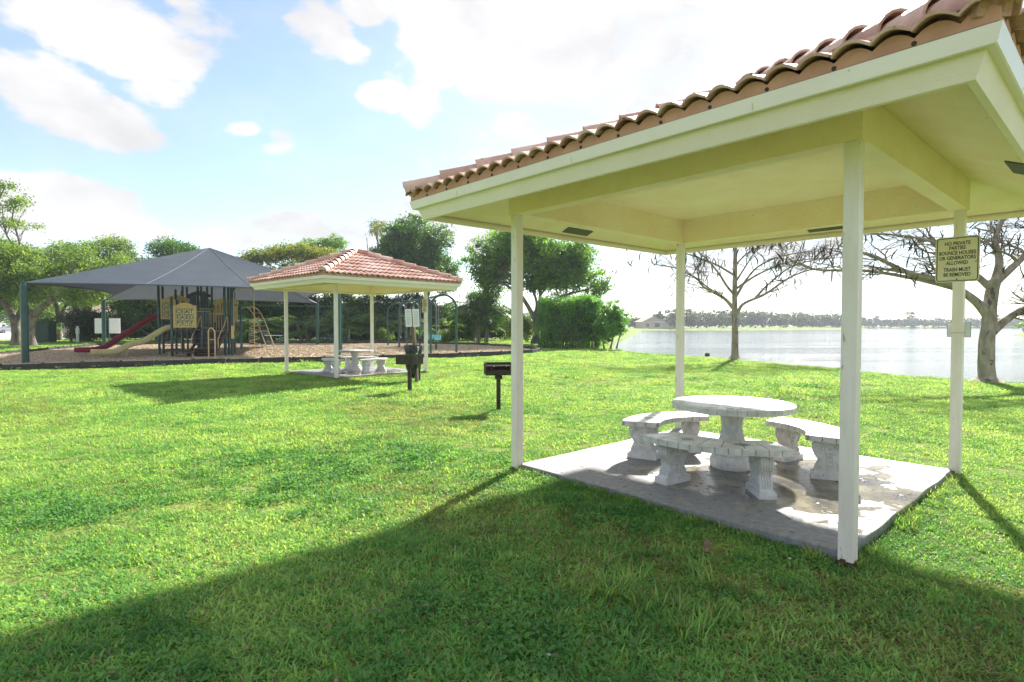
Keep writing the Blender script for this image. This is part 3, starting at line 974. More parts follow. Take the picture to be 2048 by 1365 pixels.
def make_table(loc, label, tiles=True):
    T = thing('stone_table', label, 'table', loc, 0.3, 'round stone picnic tables')
    prof = [(0.215, 0), (0.222, 0.02), (0.222, 0.10), (0.205, 0.125), (0.19, 0.135), (0.20, 0.15), (0.195, 0.175), (0.165, 0.20), (0.15, 0.22),
            (0.125, 0.29), (0.105, 0.36), (0.095, 0.43), (0.10, 0.50), (0.115, 0.56), (0.14, 0.60), (0.15, 0.64)]
    part('pedestal', MB().lathe(prof, 48, flute=(0.20, 0.60, 12, 0.10)), M['cast'], T, smooth=True, angle=50)
    tp = part('tabletop', MB().lathe([(0.58, 0.640), (0.612, 0.646), (0.612, 0.690), (0.60, 0.694)], 64), M['grout'], T)
    m_ = MB().lathe([(0.552, 0.688), (0.552, 0.6975), (0.546, 0.699)], 48)
    part('mosaic_surface', m_, M['crazy'], tp)
    if tiles:
        NT = 42
        mb = MB()
        a0, a1 = -PI / NT + 0.0035, PI / NT - 0.0035
        def q(r, a, z): return (r * math.cos(a), r * math.sin(a), z)
        vs = [q(0.556, a0, 0.697), q(0.556, a1, 0.697), q(0.618, a0, 0.697), q(0.618, a1, 0.697), q(0.626, a0, 0.688), q(0.626, a1, 0.688),
              q(0.626, a0, 0.640), q(0.626, a1, 0.640), q(0.6125, a0, 0.640), q(0.6125, a1, 0.640), q(0.556, a0, 0.6885), q(0.556, a1, 0.6885)]
        mb.add(vs, [(0, 2, 3, 1), (2, 4, 5, 3), (4, 6, 7, 5), (6, 8, 9, 7), (8, 10, 11, 9), (10, 0, 1, 11), (0, 10, 8, 6, 4, 2), (1, 3, 5, 7, 9, 11)])
        me = mb.mesh('rim_tile'); fix_normals(me)
        for i in range(NT):
            o = link('rim_tile', me, M['seat_tile'], tp)
            o.rotation_euler = (0, 0, 2 * PI * i / NT)
            o.location = (0, 0, random.uniform(-0.0015, 0.0015))
    return T

def spiral_pts(cx, cz, r, turns, sgn, y, n=26):
    return [(cx + sgn * (r * (1 - 0.8 * k / n)) * math.cos(turns * 2 * PI * k / n + PI / 2), y,
             cz + (r * (1 - 0.8 * k / n)) * math.sin(turns * 2 * PI * k / n + PI / 2)) for k in range(n + 1)]

def make_leg_meshes():
    """carved pedestal: x = radial width, y = thickness, z up."""
    half = [(0.165, 0.0), (0.165, 0.055), (0.150, 0.070), (0.128, 0.085), (0.122, 0.115), (0.112, 0.135), (0.098, 0.16), (0.093, 0.185), (0.105, 0.215),
            (0.130, 0.245), (0.148, 0.28), (0.152, 0.315), (0.145, 0.345), (0.128, 0.362), (0.140, 0.375), (0.15, 0.392)]
    outl = [(x, z) for x, z in half] + [(-x, z) for x, z in reversed(half)]
    th = 0.058
    mb = MB()
    n = len(outl)
    vs = [(x, -th, z) for x, z in outl] + [(x, th, z) for x, z in outl]
    mb.add(vs, [tuple(range(n)), tuple(range(n, 2 * n))[::-1]] + [(i, n + i, n + (i + 1) % n, (i + 1) % n) for i in range(n)])
    mb.box((0, 0, 0.030), (0.338, 0.150, 0.06))
    mb.box((0, 0, 0.385), (0.31, 0.135, 0.02))
    car = MB()
    for y in (-th, th):
        for s in (-1, 1):
            car.tube(spiral_pts(s * 0.088, 0.30, 0.052, 1.8, s, y), 0.0085, 6)
            car.tube(spiral_pts(s * 0.082, 0.115, 0.03, 1.5, -s, y, 18), 0.007, 6)
            car.tube(catmull([(s * 0.138, y, 0.27), (s * 0.10, y, 0.22), (s * 0.062, y, 0.185), (s * 0.07, y, 0.145), (s * 0.105, y, 0.13)], 5), 0.007, 6)
            car.tube(catmull([(s * 0.03, y, 0.33), (s * 0.035, y, 0.27), (s * 0.02, y, 0.22), (s * 0.03, y, 0.15), (s * 0.015, y, 0.10)], 5), 0.006, 6)
        for z in (0.14, 0.18, 0.22, 0.26, 0.30):
            car.lathe([(0.004, -0.012), (0.014, 0), (0.004, 0.012)], 8, (0, y, z))
    fl = MB()
    for s in (-1, 1):
        for q in range(5):
            yy = -0.046 + q * 0.023
            fl.tube([(s * (x + 0.001), yy, z) for x, z in half[3:14]], 0.0085, 6)
    return mb, car, fl
LEG = [x.mesh('leg') for x in make_leg_meshes()]
for m_ in LEG:
    fix_normals(m_); m_.materials.append(M['cast'])
    m_.polygons.foreach_set('use_smooth', [True] * len(m_.polygons)); m_.set_sharp_from_angle(angle=R(42))

def make_bench(loc, mid_deg, label, detail=True, RI=0.66, RO=1.06, span=78, zseat=0.392, loc_off=(0, 0)):
    T = thing('curved_bench', label, 'bench', (loc[0], loc[1], loc[2]), R(mid_deg), 'curved stone benches')
    hs = R(span / 2)
    # legs
    for s in (-1, 1):
        a = s * (hs - 0.20)
        rm = (RI + RO) / 2
        o = link('leg', LEG[0], None, T)
        o.location = (rm * math.cos(a), rm * math.sin(a), 0); o.rotation_euler = (0, 0, a)
        if detail:
            c = link('carving', LEG[1], None, o); f = link('fluting', LEG[2], None, o); c['kind'] = f['kind'] = 'stuff'
    n = 13
    core = MB()
    ang = [-hs + 2 * hs * i / 24 for i in range(25)]
    poly = [(RO * math.cos(a), RO * math.sin(a)) for a in ang] + [(RI * math.cos(a), RI * math.sin(a)) for a in reversed(ang)]
    core.prism([(x, y) for x, y in poly], zseat, zseat + 0.045)
    seat = part('seat', core, M['grout'], T)
    if not detail:
        seat.data.materials[0] = M['seat_tile']
        return T
    # L shaped rim tiles outside and inside, field tiles between
    def wedge(r0, r1, a0, a1, z0, z1, g=0.003):
        mb = MB()
        def q(r, a, z): return (r * math.cos(a), r * math.sin(a), z)
        e0, e1 = g / r1, g / r1
        K = 3
        angs = [a0 + e0 + (a1 - a0 - e0 - e1) * i / (K - 1) for i in range(K)]
        ins = [(r0, a) for a in angs]; outs = [(r1, a) for a in reversed(angs)]
        pl = [(r * math.cos(a), r * math.sin(a)) for r, a in ins + outs]
        mb.prism(pl, z0, z1)
        return mb
    for i in range(n):
        a0, a1 = -hs + 2 * hs * i / n, -hs + 2 * hs * (i + 1) / n
        dz = random.uniform(-0.001, 0.0012)
        part('rim_tile', wedge(RO - 0.02, RO + 0.014, a0, a1, zseat - 0.004, zseat + 0.0525 + dz), M['seat_tile'], seat, bevel=0.0025)
    for i in range(9):
        a0, a1 = -hs + 2 * hs * i / 9, -hs + 2 * hs * (i + 1) / 9
        part('rim_tile', wedge(RI - 0.014, RI + 0.02, a0, a1, zseat - 0.004, zseat + 0.0525 + random.uniform(-0.001, 0.0012)), M['seat_tile'], seat, bevel=0.0025)
    for i in range(7):
        a0, a1 = -hs + 2 * hs * i / 7, -hs + 2 * hs * (i + 1) / 7
        part('field_tile', wedge(RI + 0.022, RO - 0.022, a0, a1, zseat + 0.040, zseat + 0.0515 + random.uniform(-0.001, 0.001), 0.006), M['seat_tile'], seat, bevel=0.002)
    for s in (-1, 1):
        for k in range(3):
            r = RI + 0.022 + (RO - RI - 0.044) * (k + 0.5) / 3
            a = s * (hs + 0.009 / r)
            c = (r * math.cos(a), r * math.sin(a), zseat + 0.0245)
            part('end_tile', MB().box(c, ((RO - RI - 0.044) / 3 - 0.006, 0.018, 0.055), Matrix.Rotation(a, 3, 'Z')), M['seat_tile'], seat, bevel=0.0025)
    for s in (-1, 1):
        a = s * hs * 0.42
        r = (RI + RO) / 2
        part('inlay_tile', MB().box((r * math.cos(a), r * math.sin(a), zseat + 0.0535), (0.10, 0.10, 0.004), Matrix.Rotation(a + PI / 4, 3, 'Z')), M['dark_inlay'], seat,
             label='dark diamond shaped tile set in the seat')
    return T

zt = 0.065
make_table((2.38, 6.05, zt), 'round stone table with mosaic top under the nearest shelter')
make_bench((2.31, 5.92, zt), 239, 'curved stone bench in front of the near table, closest to the camera')
make_bench((2.26, 6.02, zt), 122, 'curved stone bench left behind the near table with shell carved leg')
make_bench((2.40, 5.95, zt), 2, 'curved stone bench to the right of the near table, partly behind a post')
make_table((-5.25, 18.75, zt), 'small far round stone table under the shelter beyond the grills', False)
make_bench((-5.25, 18.75, zt), 215, 'far curved stone bench left of the far table, behind the front post', False)
make_bench((-5.25, 18.75, zt), 335, 'far curved stone bench right of the far table', False)
make_bench((-5.25, 18.75, zt), 95, 'far curved stone bench behind the far table pedestal', False)

# ------------------------------------------------------------------ signs
def text_mesh(s, size, ext=0.0, sx=1.0, bold=0.0):
    cu = bpy.data.curves.new('lettering', 'FONT')
    cu.body = s; cu.size = size; cu.align_x = 'CENTER'; cu.align_y = 'CENTER'; cu.extrude = ext; cu.offset = bold
    cu.resolution_u = 3
    o = bpy.data.objects.new('tmp_text', cu)
    COL.objects.link(o)
    dg = bpy.context.evaluated_depsgraph_get()
    me = bpy.data.meshes.new_from_object(o.evaluated_get(dg))
    bpy.data.objects.remove(o)
    me.transform(Matrix.Diagonal((sx, 1, 1, 1)))
    return me

def round_rect(w, h, r, n=6):
    o = []
    for cx, cy, a0 in ((w / 2 - r, h / 2 - r, 0), (-w / 2 + r, h / 2 - r, 90), (-w / 2 + r, -h / 2 + r, 180), (w / 2 - r, -h / 2 + r, 270)):
        for i in range(n + 1):
            a = R(a0 + 90 * i / n)
            o.append((cx + r * math.cos(a), cy + r * math.sin(a)))
    return o

def ring(mb, w, h, r, t, z0, z1):
    a, b = round_rect(w, h, r), round_rect(w - 2 * t, h - 2 * t, max(0.002, r - t))
    n = len(a)
    vs = [(x, y, z1) for x, y in a] + [(x, y, z1) for x, y in b] + [(x, y, z0) for x, y in a] + [(x, y, z0) for x, y in b]
    fs = []
    for i in range(n):
        j = (i + 1) % n
        fs += [(i, j, n + j, n + i), (i, 2 * n + i, 2 * n + j, j), (n + i, n + j, 3 * n + j, 3 * n + i)]
    return mb.add(vs, fs)

LINES = [('NO PRIVATE', 0.165), ('PARTIES', 0.118), ('BOUNCE HOUSES', 0.066), ('OR GENERATORS', 0.014), ('ALLOWED', -0.038), ('TRASH MUST', -0.108), ('BE REMOVED', -0.160)]
def make_notice(loc, yaw, label, w=0.37, h=0.475, faded=False, roll=0.0):
    T = thing('notice_sign', label, 'sign', loc, 0, 'notice signs on the shelter posts')
    T.rotation_euler = (PI / 2, roll, yaw)
    mb = MB().prism(round_rect(w, h, 0.035), -0.002, 0.0)
    b = part('sign_plate', mb, M['signedge'] if not faded else M['signface'], T)
    part('sign_face', MB().prism(round_rect(w - 0.006, h - 0.006, 0.033), 0.0002, 0.0012), M['signface'], T)
    k = 'ink' if not faded else 'faded_ink'
    part('sign_border', ring(MB(), w - 0.022, h - 0.022, 0.026, 0.008, 0.001, 0.0022), M[k], T)
    s = h / 0.475
    for tx, y in LINES:
        me = text_mesh(tx, 0.052 * s, 0.0004, 0.74 * (w / 0.37) / s, 0.0012)
        o = link('lettering', me, M[k], T)
        o.location = (0, y * s, 0.0022)
    for y in (h * 0.46, -h * 0.44):
        part('sign_bolt', MB().lathe([(0.007, 0), (0.007, 0.003), (0.003, 0.006)], 8, (0, y, 0.0012)), M['rot'], T)
    return T
# on the right hand post of the near shelter, on the face towards the table
c3 = Vector((P1[0] + 2.3257 * math.cos(-0.0547), P1[1] + 2.3257 * math.sin(-0.0547), 0))
nrm = Vector((math.cos(-0.0547 - 3 * PI / 4), math.sin(-0.0547 - 3 * PI / 4), 0))
yaw = math.atan2(nrm.y, nrm.x) + PI / 2
make_notice(c3 + nrm * 0.052 + Vector((-0.005, 0.01, 2.285)), yaw, 'cream rules sign with rounded black border on the right hand post', roll=0.0)
T = thing('notice_plate', 'small white plate seen from behind on the right hand post', 'sign', c3 - nrm * 0.052 + Vector((0, 0, 1.545)), 0)
T.rotation_euler = (PI / 2, 0, yaw)
part('plate', MB().prism(round_rect(0.20, 0.15, 0.01), -0.002, 0.001), M['white'], T)
part('plate_rim', ring(MB(), 0.204, 0.154, 0.01, 0.005, -0.003, 0.002), M['faded_ink'], T)
# strap round the post for that plate
part('strap', MB().box((0, -0.03, 0.052), (0.102, 0.006, 0.104)), M['steel'], T)
c3b = Vector((P2[0] + 2.3257 * math.cos(0.0222), P2[1] + 2.3257 * math.sin(0.0222), 0))
n2_ = Vector((math.cos(0.0222 - 3 * PI / 4), math.sin(0.0222 - 3 * PI / 4), 0))
make_notice(c3b + n2_ * 0.055 + Vector((0, 0, 2.25)), math.atan2(n2_.y, n2_.x) + PI / 2, 'pale faded notice sign on the far shelter right post', w=0.28, h=0.46)

# leaning wooden post with two white boards and a bin bag
T = thing('notice_post', 'leaning brown wooden post carrying two pale notice boards behind the grill', 'notice post', (-2.70, 15.94, 0))
ptop = Vector((-0.14, 0.05, 2.12))
part('post', MB().bar((0, 0, -0.05), ptop, 0.10, 0.09), M['wood'], T, bevel=0.006)
for s in (-1, 1):
    u = Vector((s * 0.105 - 0.12, -0.055, 1.80))
    bd = part('notice_board', MB().box(u, (0.18, 0.015, 0.50), Matrix.Rotation(-0.05, 3, 'Y')), M['white'], T, bevel=0.003)
    lt = MB()
    for i in range(9):
        lt.box(u + Vector((0, -0.009, 0.19 - i * 0.045)), (0.12, 0.002, 0.012))
    part('printed_lines', lt, M['faded_ink'], bd)
T = thing('litter_bin', 'green litter basket lined with a drooping black bag beside leaning post', 'bin', (-2.83, 16.12, 0))
part('basket', MB().lathe([(0.19, 0.30), (0.21, 0.34), (0.22, 0.98), (0.225, 1.0), (0.205, 1.0), (0.20, 0.36), (0.0, 0.33)], 20), M['bin'], T, smooth=True)
bag = MB()
pr = []
nn = 20
for z, r in ((0.80, 0.24), (0.93, 0.25), (1.02, 0.235), (1.03, 0.20), (0.95, 0.17)):
    pr.append((r, z))
vs = []
for i, (r, z) in enumerate(pr):
    for k in range(nn):
        a = 2 * PI * k / nn
        j = 1 + 0.07 * math.sin(k * 2.3 + i) + random.uniform(-0.03, 0.03)
        vs.append((r * j * math.cos(a), r * j * math.sin(a), z + 0.03 * math.sin(k * 1.9) * (1 if i < 2 else 0.4)))
fs = [(i * nn + k, i * nn + (k + 1) % nn, (i + 1) * nn + (k + 1) % nn, (i + 1) * nn + k) for i in range(4) for k in range(nn)]
part('bin_bag', MB().add(vs, fs), M['bag'], T, smooth=True)
part('hanging_bag', MB().lathe([(0.02, 0.08), (0.07, 0.16), (0.10, 0.30), (0.15, 0.44), (0.17, 0.62), (0.12, 0.66)], 12, (0.02, -0.18, 0)), M['bag'], T, smooth=True)
part('bin_post', MB().bar((0.16, 0.06, 0), (0.16, 0.06, 0.95), 0.05), M['greenpost'], T)
part('bag_fold', MB().box((0.14, -0.19, 0.88), (0.06, 0.03, 0.22), Matrix.Rotation(0.2, 3, 'Y')), M['white'], T, bevel=0.01)

# ------------------------------------------------------------------ grills
def make_grill(loc, rz, label, lean):
    T = thing('charcoal_grill', label, 'grill', loc, rz, 'park grills on posts')
    part('post', MB().bar((0, 0, -0.05), (0, 0, 0.60), 0.075), M['grill'], T, bevel=0.004)
    part('swivel_collar', MB().box((0, 0, 0.60), (0.13, 0.13, 0.07)), M['grill'], T, bevel=0.004)
    w, d, h, z = 0.52, 0.40, 0.22, 0.655
    fb = MB()
    fb.box((0, 0, z), (w, d, 0.008))
    fb.box((-w / 2, 0, z + h / 2), (0.007, d, h)); fb.box((w / 2, 0, z + h / 2), (0.007, d, h))
    fb.box((0, d / 2, z + h / 2), (w - 0.01, 0.007, h))
    fb.box((0, -d / 2, z + 0.045), (w - 0.01, 0.007, 0.085))
    box = part('firebox', fb, M['grill'], T)
    fl = MB()
    for s in (-1, 1):
        for k in range(3):
            fl.box((s * (w / 2 - 0.02), -d / 2 + 0.05, z + 0.09 + k * 0.045), (0.05, 0.02, 0.012))
    part('grate_hook', fl, M['grill'], box)
    gr = MB()
    for i in range(15):
        x = -w / 2 + 0.03 + i * (w - 0.06) / 14
        gr.tube([(x, -d / 2 - 0.02, z + 0.175), (x, d / 2 - 0.02, z + 0.175)], 0.006, 5)
    for y in (-d / 2 - 0.02, d / 2 - 0.03):
        gr.tube([(-w / 2 - 0.02, y, z + 0.175), (w / 2 + 0.02, y, z + 0.175)], 0.008, 5)
    part('grate', gr, M['grill'], T)
    for s in (-1, 1):
        part('handle', MB().tube([(s * 0.12, -d / 2 - 0.02, z + 0.175), (s * 0.12, -d / 2 - 0.12, z + 0.178)], 0.011, 6), M['steel'], T)
    return T
make_grill((-2.49, 13.63, 0), 2.62, 'rusty charcoal grill on a post beside the leaning notice post', 0)
make_grill((-0.26, 10.75, 0), 0.15, 'open black charcoal grill on a post left of the near shelter post', 0)

# ------------------------------------------------------------------ shade canopy over the playground
NLp, NRp, BRp, BLp = (-19.6, 22.6), (-8.75, 28.3), (-15.1, 43.6), (-27.6, 38.0)
T = thing('shade_canopy', 'big grey fabric shade sail on four green posts over the playground', 'canopy', (-17.7, 33.0, 0))
ZC = 3.3
corners = [Vector((*p, ZC)) for p in (NLp, NRp, BRp, BLp)]
ctr = Vector((-17.75, 33.1, 6.15))
peakA, peakB = ctr + Vector((-0.15, -0.1, 0)), ctr + Vector((0.15, 0.1, 0))
for (x, y) in (NLp, NRp, BRp, BLp):
    lp = Vector((x, y, 0)) - T.location
    p = part('post', MB().lathe([(0.125, 0), (0.125, 3.22), (0.10, 3.24), (0.10, 3.32)], 16, lp), M['greenpost'], T, smooth=True)
    part('collar', MB().lathe([(0.155, 2.78), (0.155, 2.83), (0.13, 2.83)], 16, lp), M['greenpost'], p)
    inn = (Vector((ctr.x, ctr.y, 0)) - Vector((x, y, 0)))
    a_ = Vector((x, y, ZC - 0.05)); b_ = Vector((ctr.x, ctr.y, ctr.z - 0.14))
    part('rafter', MB().tube([a_ - T.location, b_ - T.location], 0.065, 8), M['greenpost'], T, smooth=True)
def side_pt(A, B, s, v, bow):
    mid_in = (Vector((ctr.x, ctr.y, 0)) - Vector(((A.x + B.x) / 2, (A.y + B.y) / 2, 0))).normalized()
    e = A.lerp(B, s) + mid_in * bow * 4 * s * (1 - s) + Vector((0, 0, 0.10 * 4 * s * (1 - s)))
    pk = ctr
    p = e.lerp(pk, v)
    # gentle hollow in each fabric side
    p.z -= 0.22 * math.sin(PI * v) * (0.35 + 0.65 * 4 * s * (1 - s)) * 0.8
    # hips run straight on the rafters
    return p
cv = MB()
NS, NV = 20, 12
for k in range(4):
    A, B = corners[k], corners[(k + 1) % 4]
    bow = (0.5, 1.0, 0.9, 1.5)[k]
    vs = [side_pt(A, B, s / NS, v / NV, bow) + Vector((0, 0, 0.22 * math.sin(PI * v / NV) * 0.35 * 0.8)) - T.location for v in range(NV + 1) for s in range(NS + 1)]
    fs = [(v * (NS + 1) + s, v * (NS + 1) + s + 1, (v + 1) * (NS + 1) + s + 1, (v + 1) * (NS + 1) + s) for v in range(NV) for s in range(NS)]
    cv.add(vs, fs)
me = cv.mesh('fabric')
bm = bmesh.new(); bm.from_mesh(me); bmesh.ops.remove_doubles(bm, verts=bm.verts, dist=0.01); bmesh.ops.recalc_face_normals(bm, faces=bm.faces); bm.to_mesh(me); bm.free()
fab = link('fabric', me, M['canopy'], T, True, angle=25)
for k, ss in ((0, (0.33, 0.68)), (1, (0.5,)), (3, (0.4, 0.7))):
    A, B = corners[k], corners[(k + 1) % 4]
    bow = (0.5, 1.0, 0.9, 1.5)[k]
    for s in ss:
        # seams run from the lower edge up towards the peak
        pts = []
        for v in range(0, 9):
            vv = v / 8 * 0.98
            pts.append(side_pt(A, B, s, vv, bow) + Vector((0, 0, 0.22 * math.sin(PI * vv) * 0.28 + 0.006)) - T.location)
        part('seam', MB().tube(pts, 0.009, 4), M['seam'], fab)
hem = MB()
for k in range(4):
    A, B = corners[k], corners[(k + 1) % 4]
    bow = (0.5, 1.0, 0.9, 1.5)[k]
    hem.tube([side_pt(A, B, i / 20, 0, bow) - T.location for i in range(21)], 0.03, 6)
part('edge_cable_hem', hem, M['seam'], fab)

# ------------------------------------------------------------------ play structure
PS = thing('play_structure', 'tan and green climbing frame with letter panels under the shade sail', 'playground', (-16.8, 28.8, 0))
def P(x, y, z=0): return Vector((x, y, z)) - PS.location
posts = [(-17.9, 28.5, 3.67), (-18.5, 29.8, 3.66), (-16.5, 27.25, 2.98), (-17.75, 29.7, 3.5), (-17.75, 30.25, 3.45), (-19.66, 33.6, 3.96), (-19.75, 34.2, 3.93),
         (-17.3, 31.0, 3.85), (-17.67, 32.0, 3.9), (-18.05, 33.0, 3.6), (-17.6, 32.5, 3.88), (-17.7, 33.2, 3.85),
         (-14.36, 28.1, 3.66), (-14.72, 29.2, 3.6), (-14.85, 29.75, 3.62), (-14.98, 30.25, 3.6), (-15.3, 31.0, 3.7), (-15.2, 27.55, 1.5), (-13.95, 28.0, 3.64)]
for x, y, h in posts:
    part('post', MB().lathe([(0.058, 0), (0.058, h - 0.05), (0.045, h - 0.01), (0.0, h)], 10, P(x, y)), M['greenpost'], PS, smooth=True)
def quad_deck(pts, z, name='deck'):
    return part(name, MB().prism([(p[0] - PS.location.x, p[1] - PS.location.y) for p in pts], z - 0.06, z), M['brown'], PS)
quad_deck([(-16.5, 27.25), (-15.2, 27.55), (-15.6, 28.9), (-16.9, 28.5)], 1.40)
quad_deck([(-17.9, 28.5), (-16.7, 28.9), (-17.2, 30.2), (-18.5, 29.8)], 1.95)
quad_deck([(-16.9, 28.9), (-15.3, 29.2), (-16.0, 32.5), (-17.7, 32.2)], 1.40)
quad_deck([(-15.6, 29.0), (-14.4, 28.2), (-14.9, 30.8), (-16.0, 31.4)], 1.25)
quad_deck([(-19.66, 33.6), (-17.9, 33.0), (-17.3, 31.2), (-18.8, 31.6)], 1.70)

def panel(c, ang, w, h, label, rows, arch=0.14, mat='yellow_panel'):
    """framed letter panel: arch topped frame, dark back, letter tiles in columns."""
    X = Vector((math.cos(ang), math.sin(ang), 0)); Y = Vector((-math.sin(ang), math.cos(ang), 0))
    def L(u, v, d=0): return P(*c) + X * u + Vector((0, 0, v)) + Y * d
    n = 14
    top = [(-w / 2 + w * i / n, h / 2 + arch * max(0, math.sin(PI * min(1, max(0, (i / n - 0.14) / 0.72)))) ** 0.8) for i in range(n + 1)]
    outl = [(-w / 2, -h / 2), (w / 2, -h / 2)] + top[::-1]
    iw, ih = w * 0.78, h * 0.80
    fr = MB()
    t = 0.05
    # frame: four bars plus arched head
    fr.add([L(-w / 2, -h / 2, -t / 2), L(w / 2, -h / 2, -t / 2), L(w / 2, -ih / 2 - 0.02, -t / 2), L(-w / 2, -ih / 2 - 0.02, -t / 2),
            L(-w / 2, -h / 2, t / 2), L(w / 2, -h / 2, t / 2), L(w / 2, -ih / 2 - 0.02, t / 2), L(-w / 2, -ih / 2 - 0.02, t / 2)],
           [(0, 1, 2, 3), (7, 6, 5, 4), (0, 4, 5, 1), (2, 6, 7, 3), (1, 5, 6, 2), (3, 7, 4, 0)])
    for s in (-1, 1):
        x0, x1 = sorted((s * w / 2, s * iw / 2))
        z0, z1 = -ih / 2 - 0.02, ih / 2 - 0.05
        fr.add([L(x0, z0, -t / 2), L(x1, z0, -t / 2), L(x1, z1, -t / 2), L(x0, z1, -t / 2), L(x0, z0, t / 2), L(x1, z0, t / 2), L(x1, z1, t / 2), L(x0, z1, t / 2)],
               [(0, 1, 2, 3), (7, 6, 5, 4), (0, 4, 5, 1), (2, 6, 7, 3), (1, 5, 6, 2), (3, 7, 4, 0)])
    hd = [(-w / 2, ih / 2 - 0.05), (w / 2, ih / 2 - 0.05)] + top[::-1]
    m = len(hd)
    fr.add([L(u, v, -t / 2) for u, v in hd] + [L(u, v, t / 2) for u, v in hd], [tuple(range(m)), tuple(range(m, 2 * m))[::-1]] + [(i, m + i, m + (i + 1) % m, (i + 1) % m) for i in range(m)])
    o = part('letter_panel', fr, M[mat], PS)
    bk = MB()
    bk.add([L(-iw / 2, -ih / 2 - 0.02, 0.01), L(iw / 2, -ih / 2 - 0.02, 0.01), L(iw / 2, ih / 2 - 0.05, 0.01), L(-iw / 2, ih / 2 - 0.05, 0.01),
            L(-iw / 2, -ih / 2 - 0.02, 0.02), L(iw / 2, -ih / 2 - 0.02, 0.02), L(iw / 2, ih / 2 - 0.05, 0.02), L(-iw / 2, ih / 2 - 0.05, 0.02)],
           [(0, 1, 2, 3), (7, 6, 5, 4), (0, 4, 5, 1), (2, 6, 7, 3), (1, 5, 6, 2), (3, 7, 4, 0)])
    part('panel_back', bk, M['brown'], o)
    nr, nc = len(rows), len(rows[0])
    for r in range(nr):
        for q in range(nc):
            ch = rows[r][q]
            cw = iw / nc
            u = -iw / 2 + cw * (q + 0.5); v = ih / 2 - 0.06 - (ih - 0.04) / nr * (r + 0.5)
            tw, th2 = cw * (0.92 if q % 2 else 0.80), (ih - 0.04) / nr * 0.90
            tb = MB()
            tb.add([L(u + a * tw / 2, v + b * th2 / 2, dd) for dd in (-0.02, 0.005) for b in (-1, 1) for a in (-1, 1)],
                   [(0, 1, 3, 2), (4, 6, 7, 5), (0, 4, 5, 1), (2, 3, 7, 6), (0, 2, 6, 4), (1, 5, 7, 3)])
            part('letter_tile', tb, M['slide_y'], o)
            if ch != ' ':
                me = text_mesh(ch, th2 * 0.98, 0.002, 0.95, 0.006)
                l = link('letter', me, M['ink'], o)
                Rm = Matrix((( X.x, 0, -Y.x, 0), (X.y, 0, -Y.y, 0), (0, 1, 0, 0), (0, 0, 0, 1)))
                Rm.translation = L(u, v, -0.024)
                l.matrix_local = Rm
    return o
angp = math.atan2(0.30, 1.3)
panel((-15.90, 27.33, 2.02), angp, 1.02, 1.08, '', ['CEAT', 'EAEO', 'PETF'])
panel((-17.45, 28.55, 2.40), math.atan2(0.35, 0.55), 0.66, 1.0, '', ['CO', 'CA', 'CO'])
# slatted arch panels
def arch_panel(p, q, z0, h, mat, name, nsl=6, hole=True):
    p = Vector((*p, 0)); q = Vector((*q, 0)); d = q - p; w = d.length; d.normalize()
    nn = 12
    mb = MB()
    yv = Vector((-d.y, d.x, 0)) * 0.03
    def L(u, v): return p + d * (u * w) + Vector((0, 0, z0 + v)) - PS.location
    top = [(i / nn, h + 0.22 * math.sin(PI * i / nn) ** 1.2) for i in range(nn + 1)]
    head = [(0, h - 0.16), (0.12, h - 0.14), (0.5, h - 0.02), (0.88, h - 0.14), (1, h - 0.16)] + top[::-1]
    m = len(head)
    mb.add([L(u, v) - yv for u, v in head] + [L(u, v) + yv for u, v in head], [tuple(range(m)), tuple(range(m, 2 * m))[::-1]] + [(i, m + i, m + (i + 1) % m, (i + 1) % m) for i in range(m)])
    o = part(name, mb, M[mat], PS)
    for i in range(nsl):
        u = (i + 0.5) / nsl
        part('slat', MB().bar(L(u, 0), L(u, h - 0.05), w / nsl * 0.45, 0.04), M[mat], o)
    part('bottom_rail', MB().bar(L(0, 0.03), L(1, 0.03), 0.08, 0.05), M[mat], o)
    return o
arch_panel((-16.55, 31.2), (-14.9, 30.6), 1.75, 1.15, 'yellow_panel', 'barrier_panel', 6)
arch_panel((-19.6, 33.9), (-17.75, 33.1), 2.25, 1.15, 'navy', 'arch_panel', 2)
arch_panel((-18.45, 29.85), (-17.3, 30.2), 1.98, 1.0, 'yellow_panel', 'barrier_panel', 4)
# vertical bar railings behind
for x0, y0, x1, y1, z0, z1, n in ((-17.25, 31.0, -15.4, 31.0, 1.45, 2.5, 8), (-16.9, 28.5, -16.9, 31.5, 1.42, 2.35, 6), (-15.6, 29.0, -14.5, 28.2, 1.28, 2.2, 5)):
    o = part('railing', MB().bar(P(x0, y0, z1), P(x1, y1, z1), 0.04), M['tan'], PS)
    part('railing_bar', MB().bar(P(x0, y0, z0), P(x1, y1, z0), 0.03), M['tan'], o)
    for i in range(n):
        s = (i + 0.5) / n
        part('railing_bar', MB().tube([P(x0 + (x1 - x0) * s, y0 + (y1 - y0) * s, z0), P(x0 + (x1 - x0) * s, y0 + (y1 - y0) * s, z1)], 0.014, 6), M['tan'], o)
